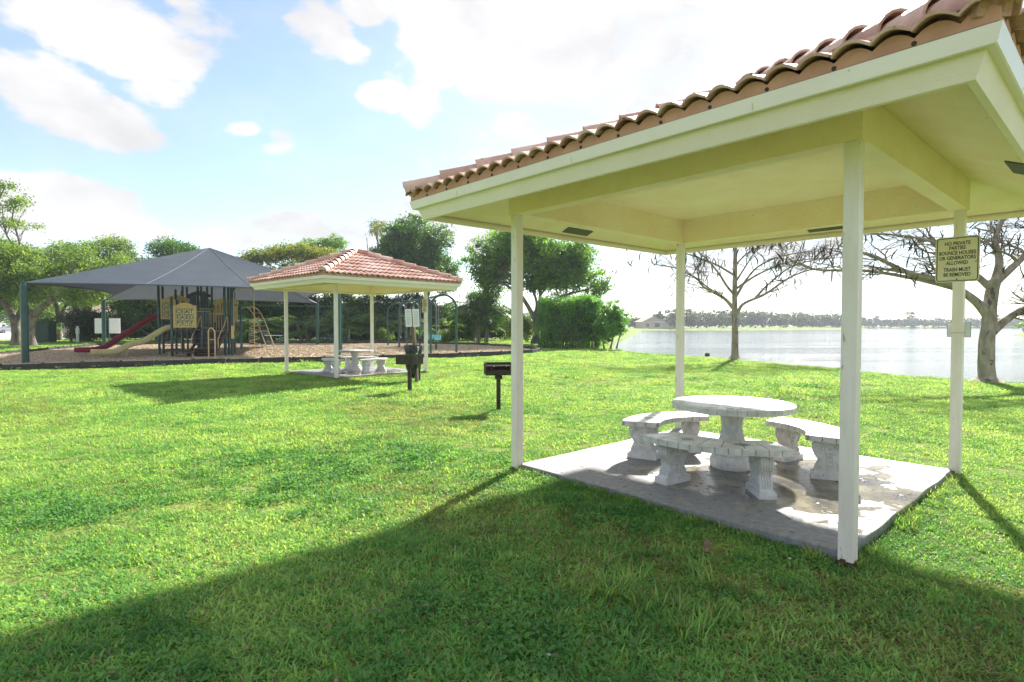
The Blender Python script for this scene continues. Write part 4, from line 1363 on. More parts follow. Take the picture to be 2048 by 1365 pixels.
# slides
def slide(path, w, mat, name):
    pts = catmull(path, 6)
    n = len(pts)
    prof = [(-w / 2 - 0.03, 0.20), (-w / 2, 0.22), (-w / 2 + 0.02, 0.16), (-w / 2 + 0.07, 0.02), (0, 0.0), (w / 2 - 0.07, 0.02), (w / 2 - 0.02, 0.16), (w / 2, 0.22), (w / 2 + 0.03, 0.20),
            (w / 2 + 0.01, 0.02), (w / 2 - 0.06, -0.03), (0, -0.04), (-w / 2 + 0.06, -0.03), (-w / 2 - 0.01, 0.02)]
    m = len(prof)
    vs = []
    for i, p in enumerate(pts):
        d = pts[min(n - 1, i + 1)] - pts[max(0, i - 1)]
        h = Vector((d.x, d.y, 0)).normalized(); side = Vector((-h.y, h.x, 0))
        up = side.cross(d.normalized()); up = up if up.z > 0 else -up
        for u, v in prof:
            vs.append(p + side * u + up * v - PS.location)
    fs = [(i * m + k, i * m + (k + 1) % m, (i + 1) * m + (k + 1) % m, (i + 1) * m + k) for i in range(n - 1) for k in range(m)]
    fs += [tuple(range(m))[::-1], tuple((n - 1) * m + k for k in range(m))]
    return part(name, MB().add(vs, fs), mat, PS, smooth=True, angle=60)
ys = slide([(-18.05, 25.75, 0.30), (-17.75, 25.95, 0.28), (-17.3, 26.25, 0.34), (-16.95, 26.55, 0.62), (-16.75, 26.85, 0.86), (-16.5, 27.2, 1.16), (-16.35, 27.6, 1.36), (-16.2, 27.9, 1.42)][::-1], 0.55, M['slide_y'], 'slide')
ys['label'] = 'pale yellow plastic slide'
# the slides run down to the left
bpy.data.objects.remove(ys)
ys = slide([(-16.6, 27.75, 1.42), (-16.95, 27.55, 1.36), (-17.35, 27.25, 1.02), (-17.7, 27.0, 0.74), (-18.1, 26.7, 0.60), (-18.55, 26.35, 0.30), (-18.95, 26.05, 0.26), (-19.35, 25.75, 0.27)], 0.52, M['slide_y'], 'slide')
ys['label'] = 'pale yellow plastic slide'
rs = slide([(-18.2, 29.3, 2.00), (-18.5, 29.2, 1.96), (-19.0, 29.0, 1.62), (-19.45, 28.85, 1.25), (-19.9, 28.7, 0.95), (-20.4, 28.5, 0.52), (-20.85, 28.3, 0.32), (-21.3, 28.1, 0.28), (-21.7, 27.95, 0.28)], 0.52, M['slide_r'], 'slide')
rs['label'] = 'maroon plastic slide'
for o, pts in ((ys, ((-19.2, 25.7), (-19.1, 26.1), (-18.2, 26.5))), (rs, ((-21.5, 27.85), (-21.4, 28.2)))):
    for x, y in pts:
        hh = 0.27 if y != 26.5 else 0.60
        part('slide_leg', MB().tube([P(x, y, 0), P(x, y, hh)], 0.03, 8), M['tan'], o)
part('bubble_disc', MB().lathe([(0.02, 0), (0.17, 0.02), (0.15, 0.07), (0, 0.10)], 14, P(-18.2, 28.6, 2.66)), M['slide_r'], PS, smooth=True)
# blue tube piece under the panel
part('tube_chute', MB().tube([P(-16.3, 29.0, 1.38), P(-16.15, 28.9, 0.95), P(-16.05, 28.8, 0.62)], [0.28, 0.26, 0.18], 14), M['navy'], PS, smooth=True)
# brown stepped climber with flared top and tan rails
stp = part('step_climber', MB().box(P(-14.9, 27.6, 0.60), (0.9, 0.06, 0.75), Matrix.Rotation(-0.35, 3, 'X')), M['brown'], PS)
for i in range(5):
    part('tread', MB().box(P(-14.95, 27.1 + i * 0.22, 0.22 + i * 0.24), (1.15, 0.30, 0.05)), M['brown'], stp)
    part('riser', MB().box(P(-14.95, 27.24 + i * 0.22, 0.12 + i * 0.24), (1.12, 0.03, 0.2)), M['brown'], stp)
for s in (-0.62, 0.62):
    part('stringer', MB().bar(P(-14.95 + s, 26.95, 0.1), P(-14.95 + s, 28.2, 1.3), 0.05, 0.16), M['brown'], stp)
for s in (-0.66, 0.66):
    part('handrail', MB().tube(catmull([P(-14.95 + s, 27.3, 0.5), P(-14.95 + s, 27.35, 0.98), P(-14.95 + s, 27.9, 1.6), P(-14.95 + s, 28.2, 2.05), P(-14.95 + s, 28.25, 1.4), P(-14.95 + s, 28.2, 1.3)], 5), 0.022, 8), M['tan'], PS, smooth=True)
part('low_platform', MB().box(P(-15.75, 26.9, 0.36), (1.35, 0.7, 0.06), Matrix.Rotation(0.1, 3, 'Y')), M['brown'], PS)
for dx, dy in ((-0.55, -0.2), (-0.55, 0.25), (0.6, -0.25)):
    part('platform_leg', MB().tube([P(-15.75 + dx, 26.9 + dy, 0), P(-15.75 + dx, 26.9 + dy, 0.35)], 0.03, 8), M['tan'], PS)
# brown barrier boards beside the climber
part('side_board', MB().box(P(-14.9, 29.2, 1.75), (1.05, 0.05, 0.75), Matrix.Rotation(-0.2, 3, 'Z')), M['brown'], PS)
for dx in (-0.3, 0.0, 0.3):
    for dz in (1.25, 1.42):
        part('ladder_rung', MB().box(P(-14.9 + dx * 0.3, 28.9, dz), (0.9, 0.05, 0.05)), M['brown'], PS)
# tall loop handrail standing in front
part('loop_handle', MB().tube(catmull([P(-13.62, 25.2, 0), P(-13.62, 25.2, 1.2), P(-13.60, 25.2, 1.38), P(-13.5, 25.22, 1.47), P(-13.4, 25.24, 1.38), P(-13.36, 25.25, 1.2), P(-13.36, 25.25, 0)], 6), 0.028, 8), M['tan'], PS, smooth=True)
part('loop_rung', MB().tube([P(-13.62, 25.2, 0.95), P(-13.36, 25.25, 0.95)], 0.02, 6), M['tan'], PS)
# climbing ladder left of the slides
lad = part('ladder', MB().tube([P(-17.3, 28.6, 0), P(-17.3, 28.6, 1.9)], 0.02, 6).tube([P(-16.9, 28.7, 0), P(-16.9, 28.7, 1.9)], 0.02, 6), M['tan'], PS)
for i in range(6):
    part('ladder_rung', MB().tube([P(-17.75, 28.7, 0.25 + i * 0.3), P(-16.75, 28.8, 0.25 + i * 0.3)], 0.018, 6), M['greenpost'], lad)
# overhead beam, tan frame, fireman pole, corkscrew and arched ladder on the right
part('overhead_beam', MB().bar(P(-14.2, 28.6, 2.62), P(-9.3, 30.6, 2.62), 0.07, 0.06), M['greenpost'], PS)
part('end_post', MB().lathe([(0.055, 0), (0.055, 3.0), (0.0, 3.04)], 10, P(-9.3, 30.6)), M['greenpost'], PS)
part('entry_frame', MB().tube(catmull([P(-14.0, 28.3, 1.3), P(-14.0, 28.3, 2.9), P(-13.95, 28.3, 3.32), P(-13.7, 28.35, 3.42), P(-13.3, 28.4, 3.42), P(-13.1, 28.45, 3.3), P(-13.05, 28.45, 2.9), P(-13.05, 28.45, 0)], 5), 0.024, 8), M['tan'], PS, smooth=True)
part('corkscrew_climber', MB().tube([P(-13.05 + 0.24 * math.cos(a * 0.55), 28.45 + 0.24 * math.sin(a * 0.55), 0.25 + a * 0.030) for a in range(60)], 0.018, 6), M['tan'], PS, smooth=True)
part('activity_board', MB().box(P(-13.95, 28.05, 1.25), (0.09, 0.35, 0.65), Matrix.Rotation(0.3, 3, 'Z')), M['yellow_panel'], PS, bevel=0.02)
al = [P(-12.9, 29.0, 2.55), P(-12.55, 29.1, 2.6), P(-12.2, 29.3, 2.35), P(-11.9, 29.5, 1.9), P(-11.7, 29.65, 1.3), P(-11.45, 29.8, 0.6), P(-11.25, 29.9, 0.0)]
al = catmull([(-13.0, 29.4, 2.5), (-12.75, 29.4, 2.56), (-12.45, 29.4, 2.3), (-12.2, 29.4, 1.85), (-11.98, 29.4, 1.25), (-11.75, 29.4, 0.6), (-11.55, 29.4, 0.0)], 6)
al = [Vector(p) - PS.location + Vector((-0.75, 0, 0)) for p in al]
off = Vector((-0.75, 0.75, 0))
arc = part('arch_ladder', MB().tube(al, 0.028, 8).tube([p + off for p in al], 0.028, 8), M['tan'], PS, smooth=True)
for i in range(5, len(al) - 2, 4):
    part('ladder_rung', MB().tube([al[i], al[i] + off], 0.018, 6), M['tan'], arc)

# second small fitness frame behind
T = thing('exercise_frame', 'teal upright posts with a white crossbar behind the climbing frame', 'exercise frame', (-17.4, 36.0, 0))
for x in (-0.95, 0.05):
    part('post', MB().lathe([(0.07, 0), (0.07, 2.75), (0.0, 2.85)], 10, (x, 0, 0)), M['teal'], T, smooth=True)
part('crossbar', MB().tube([(-0.95, 0, 1.9), (0.35, 0, 1.9)], 0.04, 8), M['white'], T)
for i, (x, y) in enumerate(((-20.6, 44.6), (-19.8, 44.9))):
    T = thing('recycling_bin', 'dark green bin on the far edge of the play area, %s' % ('left one of the pair' if i == 0 else 'right one of the pair'), 'bin', (x, y, 0), 0, 'pair of bins')
    part('bin_body', MB().lathe([(0.26, 0), (0.29, 1.0), (0.30, 1.02)], 14), M['bin'], T, smooth=True)
    part('bin_lid', MB().lathe([(0.30, 1.02), (0.28, 1.10), (0.12, 1.16), (0, 1.17)], 14), M['bin'], T, smooth=True)
T = thing('picnic_counter', 'low white topped table with green legs past the arched ladder', 'table', (-18.9, 44.6, 0), 0.05)
part('table_top', MB().box((0, 0, 0.78), (1.25, 0.6, 0.05)), M['white'], T, bevel=0.01)
for s in (-0.5, 0.5):
    part('table_leg', MB().box((s, 0, 0.38), (0.12, 0.12, 0.76)), M['teal'], T)

def metal_bench(loc, rz, label, w=1.85):
    T = thing('park_bench', label, 'bench', loc, rz, 'green metal park benches')
    for nm, y0, z0, dy, dz in (('seat', -0.22, 0.44, 0.44, 0.02), ('backrest', 0.24, 0.50, 0.10, 0.36)):
        fr = MB()
        a = Vector((0, y0, z0)); b = Vector((0, y0 + dy, z0 + dz))
        fr.tube([(-w / 2, *a.yz), (w / 2, *a.yz), (w / 2, *b.yz), (-w / 2, *b.yz), (-w / 2, *a.yz)], 0.022, 6)
        o = part(nm, fr, M['greenpost'], T)
        for i in range(14):
            x = -w / 2 + w * (i + 1) / 15
            part('slat', MB().bar((x, *a.yz), (x, *b.yz), 0.055, 0.008), M['greenpost'], o)
    for s in (-1, 1):
        part('leg', MB().tube([(s * w * 0.36, 0.18, 0), (s * w * 0.36, 0.12, 0.42), (s * w * 0.36, 0.30, 0.80)], 0.026, 6), M['greenpost'], T)
        part('armrest', MB().tube([(s * w * 0.47, -0.2, 0.46), (s * w * 0.47, -0.2, 0.64), (s * w * 0.47, 0.22, 0.66)], 0.02, 6), M['greenpost'], T)
    return T
metal_bench((-14.6, 46.2, 0), 0.0, 'green slatted metal bench behind the far shelter posts', 2.3)
metal_bench((1.45, 38.6, 0), -2.0, 'green slatted metal bench below the leafy tree trunk', 1.85)

# ------------------------------------------------------------------ swing set
T = thing('swing_set', 'dark green arched swing frame with bucket seats right of the far shelter', 'swing set', (-5.9, 36.2, 0))
cen = [(-3.70, 30.4), (-5.35, 34.4), (-7.0, 38.4), (-8.65, 42.4)]
rd = Vector((cen[3][0] - cen[0][0], cen[3][1] - cen[0][1], 0)).normalized()
pd = Vector((rd.y, -rd.x, 0))
for cx, cy in cen:
    c = Vector((cx, cy, 0)) - T.location
    hw = 0.72
    pts = [c - pd * hw, c - pd * hw + Vector((0, 0, 2.45))]
    for k in range(1, 12):
        a = PI - PI * k / 12
        pts.append(c + pd * hw * math.cos(a) + Vector((0, 0, 2.45 + 0.80 * math.sin(a))))
    pts += [c + pd * hw + Vector((0, 0, 2.45)), c + pd * hw]
    part('arch', MB().tube(pts, 0.065, 10), M['greenpost'], T, smooth=True)
for i in range(3):
    a = Vector((*cen[i], 3.22)) - T.location; b = Vector((*cen[i + 1], 3.22)) - T.location
    part('top_bar', MB().tube([a, b], 0.055, 10), M['greenpost'], T, smooth=True)
for i, kind in ((0, 'bucket'), (1, 'belt'), (2, 'belt')):
    for s in (0.3, 0.7):
        a = Vector((*cen[i], 3.2)).lerp(Vector((*cen[i + 1], 3.2)), s) - T.location
        zs_ = 0.62 if kind == 'belt' else 0.85
        sw = MB()
        if kind == 'bucket':
            sw.lathe([(0.13, 0), (0.19, 0.04), (0.21, 0.30), (0.19, 0.30), (0.17, 0.06), (0, 0.04)], 12, (a.x, a.y, zs_ - 0.1))
        else:
            sw.tube([a + rd * 0.26 + Vector((0, 0, zs_ - a.z + 0.10)), a + rd * 0.15 + Vector((0, 0, zs_ - a.z)), a - rd * 0.15 + Vector((0, 0, zs_ - a.z)), a - rd * 0.26 + Vector((0, 0, zs_ - a.z + 0.10))], 0.06, 6)
        o = part('swing_seat', sw, M['swing_teal'] if kind == 'bucket' else M['black'], T, smooth=True)
        if kind == 'bucket': o['label'] = 'teal bucket seat'
        for e in (-1, 1):
            q = a + rd * 0.24 * e
            part('chain', MB().tube([q + Vector((0, 0, 0.0)), Vector((q.x, q.y, zs_ + 0.12))], 0.010, 4), M['steel'], o)

# playground sign board and left odds and ends
T = thing('notice_board', 'two white boards on green posts behind the maroon slide', 'sign', (-31.0, 43.2, 0))
for s in (-0.55, 0.55):
    part('board', MB().box((s - 0.1, 0, 1.55), (0.86, 0.04, 1.15)), M['white'], T, bevel=0.01)
part('post', MB().lathe([(0.05, 0), (0.05, 2.2), (0, 2.22)], 8), M['greenpost'], T)
T = thing('utility_cabinet', 'dark green utility cabinet beside the tree at the drive', 'cabinet', (-42.2, 50.5, 0), 0.1)
part('cabinet_body', MB().box((0, 0, 0.95), (1.7, 1.0, 1.9)), M['bin'], T, bevel=0.03)
part('cabinet_door', MB().box((-0.4, -0.51, 0.95), (0.74, 0.03, 1.6)), M['bin'], T, bevel=0.01)
part('cabinet_door', MB().box((0.4, -0.51, 0.95), (0.74, 0.03, 1.6)), M['bin'], T, bevel=0.01)
part('cabinet_lid', MB().box((0, 0, 1.93), (1.8, 1.1, 0.06)), M['bin'], T, bevel=0.01)
T = thing('marker_post', 'short white marker pedestal on the lawn behind the play area', 'post', (-38.9, 50.3, 0))
part('pedestal_body', MB().lathe([(0.11, 0), (0.11, 0.8), (0.15, 0.82), (0.15, 1.25), (0.10, 1.42), (0, 1.45)], 10), M['white'], T, smooth=True)
part('pedestal_cap', MB().lathe([(0.13, 1.45), (0.10, 1.50), (0, 1.52)], 10), M['white'], T)
T = thing('wheeled_bin', 'grey green wheeled bin by the drive at far left', 'bin', (-44.6, 51.0, 0))
part('bin_body', MB().add([(-.26, -.3, 0), (.26, -.3, 0), (.26, .3, 0), (-.26, .3, 0), (-.32, -.38, 1.0), (.32, -.38, 1.0), (.32, .38, 1.0), (-.32, .38, 1.0)],
                          [(3, 2, 1, 0), (4, 5, 6, 7), (0, 1, 5, 4), (1, 2, 6, 5), (2, 3, 7, 6), (3, 0, 4, 7)]), M['bin'], T, bevel=0.02)
part('bin_lid', MB().box((0, 0, 1.03), (0.68, 0.80, 0.06)), M['bin'], T, bevel=0.02)
for s in (-1, 1):
    part('wheel', MB().tube([(s * 0.27, 0.34, 0.12), (s * 0.33, 0.34, 0.12)], 0.12, 12), M['rubber'], T)

# parked car far left
T = thing('parked_car', 'silver car parked on the drive at the far left edge', 'car', (-100, 112, 0), R(60))
prof = [(-2.2, 0.35), (-2.25, 0.75), (-1.9, 0.92), (-1.5, 0.98), (-0.9, 1.42), (0.5, 1.45), (1.15, 1.0), (2.0, 0.88), (2.25, 0.65), (2.2, 0.35)]
vs = [(x, -0.88, z) for x, z in prof] + [(x, 0.88, z) for x, z in prof]
vs = [(x, y * (0.80 if z > 1.2 else 1.0), z) for x, y, z in vs]
n = len(prof)
part('car_body', MB().add(vs, [tuple(range(n)), tuple(range(n, 2 * n))[::-1]] + [(i, n + i, n + (i + 1) % n, (i + 1) % n) for i in range(n)]), M['car'], T, bevel=0.05)
for s in (-1, 1):
    part('side_window', MB().add([(-1.25, s * 0.855, 1.04), (0.95, s * 0.855, 1.04), (0.42, s * 0.735, 1.38), (-0.82, s * 0.735, 1.36)], [(0, 1, 2, 3)]), M['glass'], T)
    for x in (-1.4, 1.4):
        w = part('wheel', MB().tube([(x, s * 0.72, 0.33), (x, s * 0.92, 0.33)], 0.33, 16), M['rubber'], T)
        part('rim', MB().tube([(x, s * 0.91, 0.33), (x, s * 0.935, 0.33)], 0.20, 12), M['steel'], w)
    part('headlight', MB().box((2.2, s * 0.62, 0.68), (0.08, 0.32, 0.13)), M['white'], T)
part('windscreen', MB().add([(0.56, -0.66, 1.40), (0.56, 0.66, 1.40), (1.14, 0.80, 1.02), (1.14, -0.80, 1.02)], [(0, 1, 2, 3)]), M['glass'], T)

# ------------------------------------------------------------------ houses beyond the trees
def house(name, label, loc, rz, w, d, h, wall, roof, rh, wins, gable=False):
    T = thing(name, label, 'house', loc, rz)
    part('wall', MB().box((0, 0, h / 2), (w, d, h)), wall, T)
    e = 0.6
    if gable:
        vs = [(-w / 2 - e, -d / 2 - e, h), (w / 2 + e, -d / 2 - e, h), (w / 2 + e, d / 2 + e, h), (-w / 2 - e, d / 2 + e, h), (0, -d / 2 - e, h + rh), (0, d / 2 + e, h + rh)]
        fs = [(0, 1, 4), (1, 2, 5, 4), (2, 3, 5), (3, 0, 4, 5), (3, 2, 1, 0)]
    else:
        vs = [(-w / 2 - e, -d / 2 - e, h), (w / 2 + e, -d / 2 - e, h), (w / 2 + e, d / 2 + e, h), (-w / 2 - e, d / 2 + e, h), (-w / 2 + d / 2, 0, h + rh), (w / 2 - d / 2, 0, h + rh)]
        fs = [(0, 1, 5, 4), (1, 2, 5), (2, 3, 4, 5), (3, 0, 4), (3, 2, 1, 0)]
    part('roof', MB().add(vs, fs), roof, T)
    part('eave_board', MB().box((0, -d / 2 - e - 0.02, h - 0.06), (w + 2 * e, 0.04, 0.22)), M['white'], T)
    for x, z, ww, hh in wins:
        f = part('window', MB().box((x, -d / 2 - 0.02, z), (ww + 0.16, 0.06, hh + 0.16)), M['white'], T)
        part('pane', MB().box((x, -d / 2 - 0.055, z), (ww, 0.02, hh)), M['glass'], f)
    return T
house('villa', 'beige house with dark windows behind the multi stemmed tree', (-51, 78, 0), -0.1, 16, 9, 3.0, M['wall_beige'], M['roof_tile_far'], 2.0,
      [(-6, 1.6, 1.4, 1.2), (-2.6, 1.6, 1.4, 1.2), (1.6, 1.6, 1.0, 1.2), (5, 1.6, 1.6, 1.2)])
house('villa', 'grey green house with pale eaves behind the palms', (-14, 66, 0), 0.0, 12, 8, 2.9, M['wall_grey'], M['roof_pale'], 1.0, [(-3, 1.5, 1.6, 1.1), (2.5, 1.5, 1.6, 1.1)])
house('villa', 'tan house behind trees at the far end of the drive', (-112, 148, 0), -0.4, 20, 12, 3.6, M['wall_beige'], M['roof_tile_far'], 2.6, [(-6, 1.8, 2, 1.5), (3, 1.8, 2, 1.5)])
house('lakeside_house', 'gabled beige house with orange roof on the far lake shore', (63.0, 258, 0), 0.1, 9.5, 10, 3.0, M['wall_beige'], M['roof_tile_far'], 2.6, [(-2.4, 1.5, 1.4, 1.3), (2, 1.5, 2.2, 1.7)], True)
house('lakeside_house', 'low wing with orange roof right of the gabled lakeside house', (71, 264, 0), 0.1, 10, 7, 4.2, M['wall_beige'], M['roof_tile_far'], 1.8, [(-2, 1.8, 1.5, 1.4), (2, 1.8, 1.5, 1.4)])

# ------------------------------------------------------------------ foliage builders
def unit(n, rng):
    v = rng.normal(size=(n, 3)); v /= np.linalg.norm(v, axis=1, keepdims=True) + 1e-9
    return v

def leaf_quads(centres, size, rng, up=0.35, aspect=0.45, droop=0.0, direction=None):
    """folded leaf: a kite of two triangles (4 verts, 1 quad) per centre."""
    n = len(centres)
    d = unit(n, rng) if direction is None else direction + 0.45 * unit(n, rng)
    d[:, 2] -= droop
    d /= np.linalg.norm(d, axis=1, keepdims=True) + 1e-9
    nrm = unit(n, rng); nrm[:, 2] = np.abs(nrm[:, 2]) + up
    s = np.cross(d, nrm); s /= np.linalg.norm(s, axis=1, keepdims=True) + 1e-9
    L = size * rng.uniform(0.6, 1.3, (n, 1)); Wd = L * aspect
    nn = np.cross(s, d)
    p0 = centres - d * L * 0.5
    p1 = centres + s * Wd * 0.5 + nn * L * 0.07
    p2 = centres + d * L * 0.5
    p3 = centres - s * Wd * 0.5 + nn * L * 0.07
    return np.stack([p0, p1, p2, p3], 1).reshape(-1, 3)

def leaf_object(name, V, mat, parent):
    me = np_mesh(name, V, 4, np.arange(len(V)))
    me.materials.append(mat)
    o = bpy.data.objects.new(name, me)
    COL.objects.link(o)
    o.parent = parent
    return o

def crown_points(blobs, nleaf, rng, clump=0.35, shell=0.62, per=14):
    """leaf centres gathered in twig clumps; blobs = (x,y,z,rx,ry,rz)."""
    vol = np.array([b[3] * b[4] * b[5] for b in blobs]) ** 0.75
    share = vol / vol.sum()
    out = []
    for b, s in zip(blobs, share):
        k = max(4, int(nleaf * s / per))
        u = unit(k, rng)
        r = rng.uniform(shell ** 2, 1.0, (k, 1)) ** 0.5
        r *= 1 + 0.16 * np.sin(u[:, :1] * 7 + b[0]) * np.sin(u[:, 1:2] * 6 + b[1]) + 0.08 * rng.normal(size=(k, 1))
        c = u * r * np.array(b[3:6]) + np.array(b[0:3])
        pts = np.repeat(c, per, 0) + rng.normal(size=(k * per, 3)) * clump * 0.8 * np.array([1, 1, 0.6]) * np.repeat(rng.uniform(0.6, 1.35, (k, 1)), per, 0)
        out.append(pts)
    return np.concatenate(out)

def limb(mb, p, q, r0, r1, rng, n=6, wob=0.12, seg=7):
    p, q = Vector(p), Vector(q)
    L = (q - p).length
    pts = []
    off = Vector((0, 0, 0))
    for i in range(n + 1):
        t = i / n
        off += Vector(rng.normal(size=3).tolist()) * wob * L / n * (0 if i == 0 or i == n else 1)
        pts.append(p.lerp(q, t) + off * math.sin(PI * t) + Vector((0, 0, 0.06 * L * math.sin(PI * t))))
    mb.tube(pts, [r0 + (r1 - r0) * i / n for i in range(n + 1)], seg, cap=False)
    return pts

def leafy_tree(name, label, base, trunks, blobs, nleaf, leaf, mat, bark='bark', seed=1, clump=0.35, shell=0.55, limbs=True, cat='tree', group=None, per=34, aspect=0.5, droop=0.0, inner=True):
    rng = np.random.default_rng(seed)
    T = thing(name, label, cat, (*base, 0), 0, group)
    tk = MB()
    tips = []
    for tr in trunks:       # (points, r0, r1) relative to base
        pts, r0, r1 = tr
        P_ = catmull(pts, 5)
        n = len(P_)
        rad = [r0 + (r1 - r0) * (i / (n - 1)) ** 0.8 for i in range(n)]
        rad[0] *= 1.45; rad[1] *= 1.18
        tk.tube(P_, rad, 10, cap=False)
        tips.append((P_[-1], r1, P_))
    part('trunk', tk, M[bark], T, smooth=True, fix=False, angle=180)
    if limbs:
        lb = MB()
        for b in blobs:
            c = Vector(b[:3])
            tip = min(tips, key=lambda t_: (t_[0] - c).length)
            src = tip[2][int(len(tip[2]) * rng.uniform(0.62, 0.99))]
            r = tip[1] * 0.85
            pts = limb(lb, src, c, r, r * 0.35, rng)
            for k in range(7):
                d = Vector(unit(1, rng)[0].tolist())
                e = c + Vector((d.x * b[3], d.y * b[4], d.z * b[5])) * 0.85
                limb(lb, pts[rng.integers(3, len(pts))], e, r * 0.36, r * 0.06, rng, 5, 0.16, 5)
        part('branches', lb, M[bark], T, smooth=True, fix=False, angle=180)
    pts = crown_points(blobs, nleaf, rng, clump, shell, per)
    if inner:
        pass
    leaf_object('crown', leaf_quads(pts, leaf, rng, aspect=aspect, droop=droop), M[mat], T)
    return T

def blobfield(rng, n, cx, cy, cz, rx, ry, rz, s0, s1, flat=0.75):
    """n lumps scattered through an ellipsoid to make an uneven crown."""
    o = []
    for i in range(n):
        u = unit(1, rng)[0]
        r = rng.uniform(0.35, 0.86) ** 0.6
        s = rng.uniform(s0, s1)
        o.append((cx + u[0] * rx * r, cy + u[1] * ry * r, cz + u[2] * rz * r, s, s, s * flat))
    return o

g = lambda s: np.random.default_rng(s)
# big tree in the middle, between far shelter and lake
leafy_tree('broadleaf_tree', 'large spreading green tree standing between the play area and the lake', (2.0, 47.6),
           [([(0, 0, 0), (0.05, 0, 1.2), (-0.15, 0, 2.2), (-0.9, 0.1, 3.6), (-1.9, 0.2, 5.0)], 0.30, 0.13), ([(0.05, 0, 1.9), (0.3, 0.1, 3.2), (0.5, 0.3, 5.5)], 0.20, 0.11),
            ([(0, 0, 1.6), (0.9, -0.1, 3.0), (2.6, -0.2, 4.1), (4.0, -0.2, 4.5)], 0.18, 0.08), ([(-0.1, 0, 2.2), (0.1, 0.6, 3.6), (-0.6, 1.0, 5.6)], 0.16, 0.08)],
           blobfield(g(3), 28, 0.0, 0.3, 6.9, 5.6, 3.6, 2.9, 1.3, 2.1) + [(-4.8, 0, 7.6, 1.5, 1.5, 1.3), (-4.2, 0, 5.9, 1.3, 1.3, 1.2), (4.9, 0, 5.6, 1.5, 1.4, 1.3), (5.2, 0.2, 4.4, 1.2, 1.2, 1.0), (3.4, 0, 7.2, 1.5, 1.4, 1.2)],
           56000, 0.25, 'leaf_mid', seed=21, clump=0.40, shell=0.4, per=46)
# dense dark tree behind the far shelter
leafy_tree('dense_tree', 'tall dense dark green tree rising right behind the far tiled roof', (-9.8, 60),
           [([(0, 0, 0), (0.1, 0, 2.5), (-0.3, 0, 5.0), (-0.6, 0, 8)], 0.28, 0.14), ([(0, 0, 2.2), (0.9, 0, 5), (1.6, 0, 8)], 0.2, 0.1)],
           blobfield(g(5), 24, 0.0, 0, 9.2, 3.9, 3.2, 3.5, 1.4, 2.2, 0.9) + [(2.6, 0, 6.0, 1.6, 1.5, 1.5), (-0.6, 0, 12.0, 1.6, 1.5, 1.2)], 68000, 0.28, 'leaf_dark', seed=22, shell=0.4, clump=0.45, per=46)
leafy_tree('sparse_tree', 'thin crowned yellowish tree left of the tall dense tree', (-14.4, 61),
           [([(0, 0, 0), (-0.1, 0, 4), (0.2, 0, 8), (-0.2, 0, 11)], 0.18, 0.07), ([(0, 0, 5), (1, 0, 8), (1.2, 0, 10.5)], 0.1, 0.05), ([(0, 0, 6), (-1, 0, 8.5), (-1.3, 0, 11)], 0.1, 0.04)],
           blobfield(g(6), 12, -0.2, 0, 10.4, 2.2, 1.8, 2.4, 0.6, 1.1, 0.9), 4200, 0.22, 'leaf_sparse', 'pale_bark', seed=23, clump=0.4, shell=0.3)
# flat yellow-green crown
leafy_tree('flame_tree', 'wide flat topped yellow green tree behind the shade sail peak', (-24.5, 62),
           [([(0, 0, 0), (-0.6, 0, 2.2), (-2.6, 0, 4.6), (-4.4, 0, 7.4)], 0.34, 0.15), ([(-0.4, 0, 1.8), (0.8, 0, 4.0), (2.8, 0, 6.4), (4.2, 0, 7.6)], 0.26, 0.13), ([(0, 0, 2), (0.2, 0.8, 5), (0.5, 1, 8)], 0.2, 0.1)],
           [(x, y, 8.7 + 0.5 * math.cos(x * 0.4) + dz, 2.0, 1.9, 0.85) for x, y, dz in
            ((-8.0, 0, -0.9), (-6.4, 1, -0.2), (-6.0, -1.2, -0.4), (-4.2, 0.4, 0.2), (-2.6, -1, 0.1), (-1.8, 1.4, 0.4), (0, 0, 0.5), (1.4, -1.2, 0.4), (2.2, 1.2, 0.5), (4.0, 0.2, 0.4), (5.6, -0.9, 0.1), (6.2, 1.1, 0.2), (7.8, 0, -0.3), (8.8, 0.8, -0.8), (-6, 1, -1.9), (-3.6, 1, -1.5), (-1.2, 1.5, -1.4), (1.2, 1.5, -1.5), (3.6, 1.2, -1.7), (6, 1, -2.1), (-4.5, 1.5, -3.0), (-1.5, 2, -2.8), (2, 2, -2.9), (5, 2, -3.1))],
           40000, 0.25, 'leaf_yellow', 'pale_bark', seed=24, clump=0.42, shell=0.2)
leafy_tree('broadleaf_tree', 'bright green tree top showing above the flat yellow green crown', (-24.6, 74),
           [([(0, 0, 0), (0, 0, 5), (0.4, 0, 9.5)], 0.3, 0.14)], blobfield(g(8), 12, 0.0, 0, 10.9, 3.6, 2.5, 2.0, 1.1, 1.7), 12000, 0.24, 'leaf_mid', seed=25)
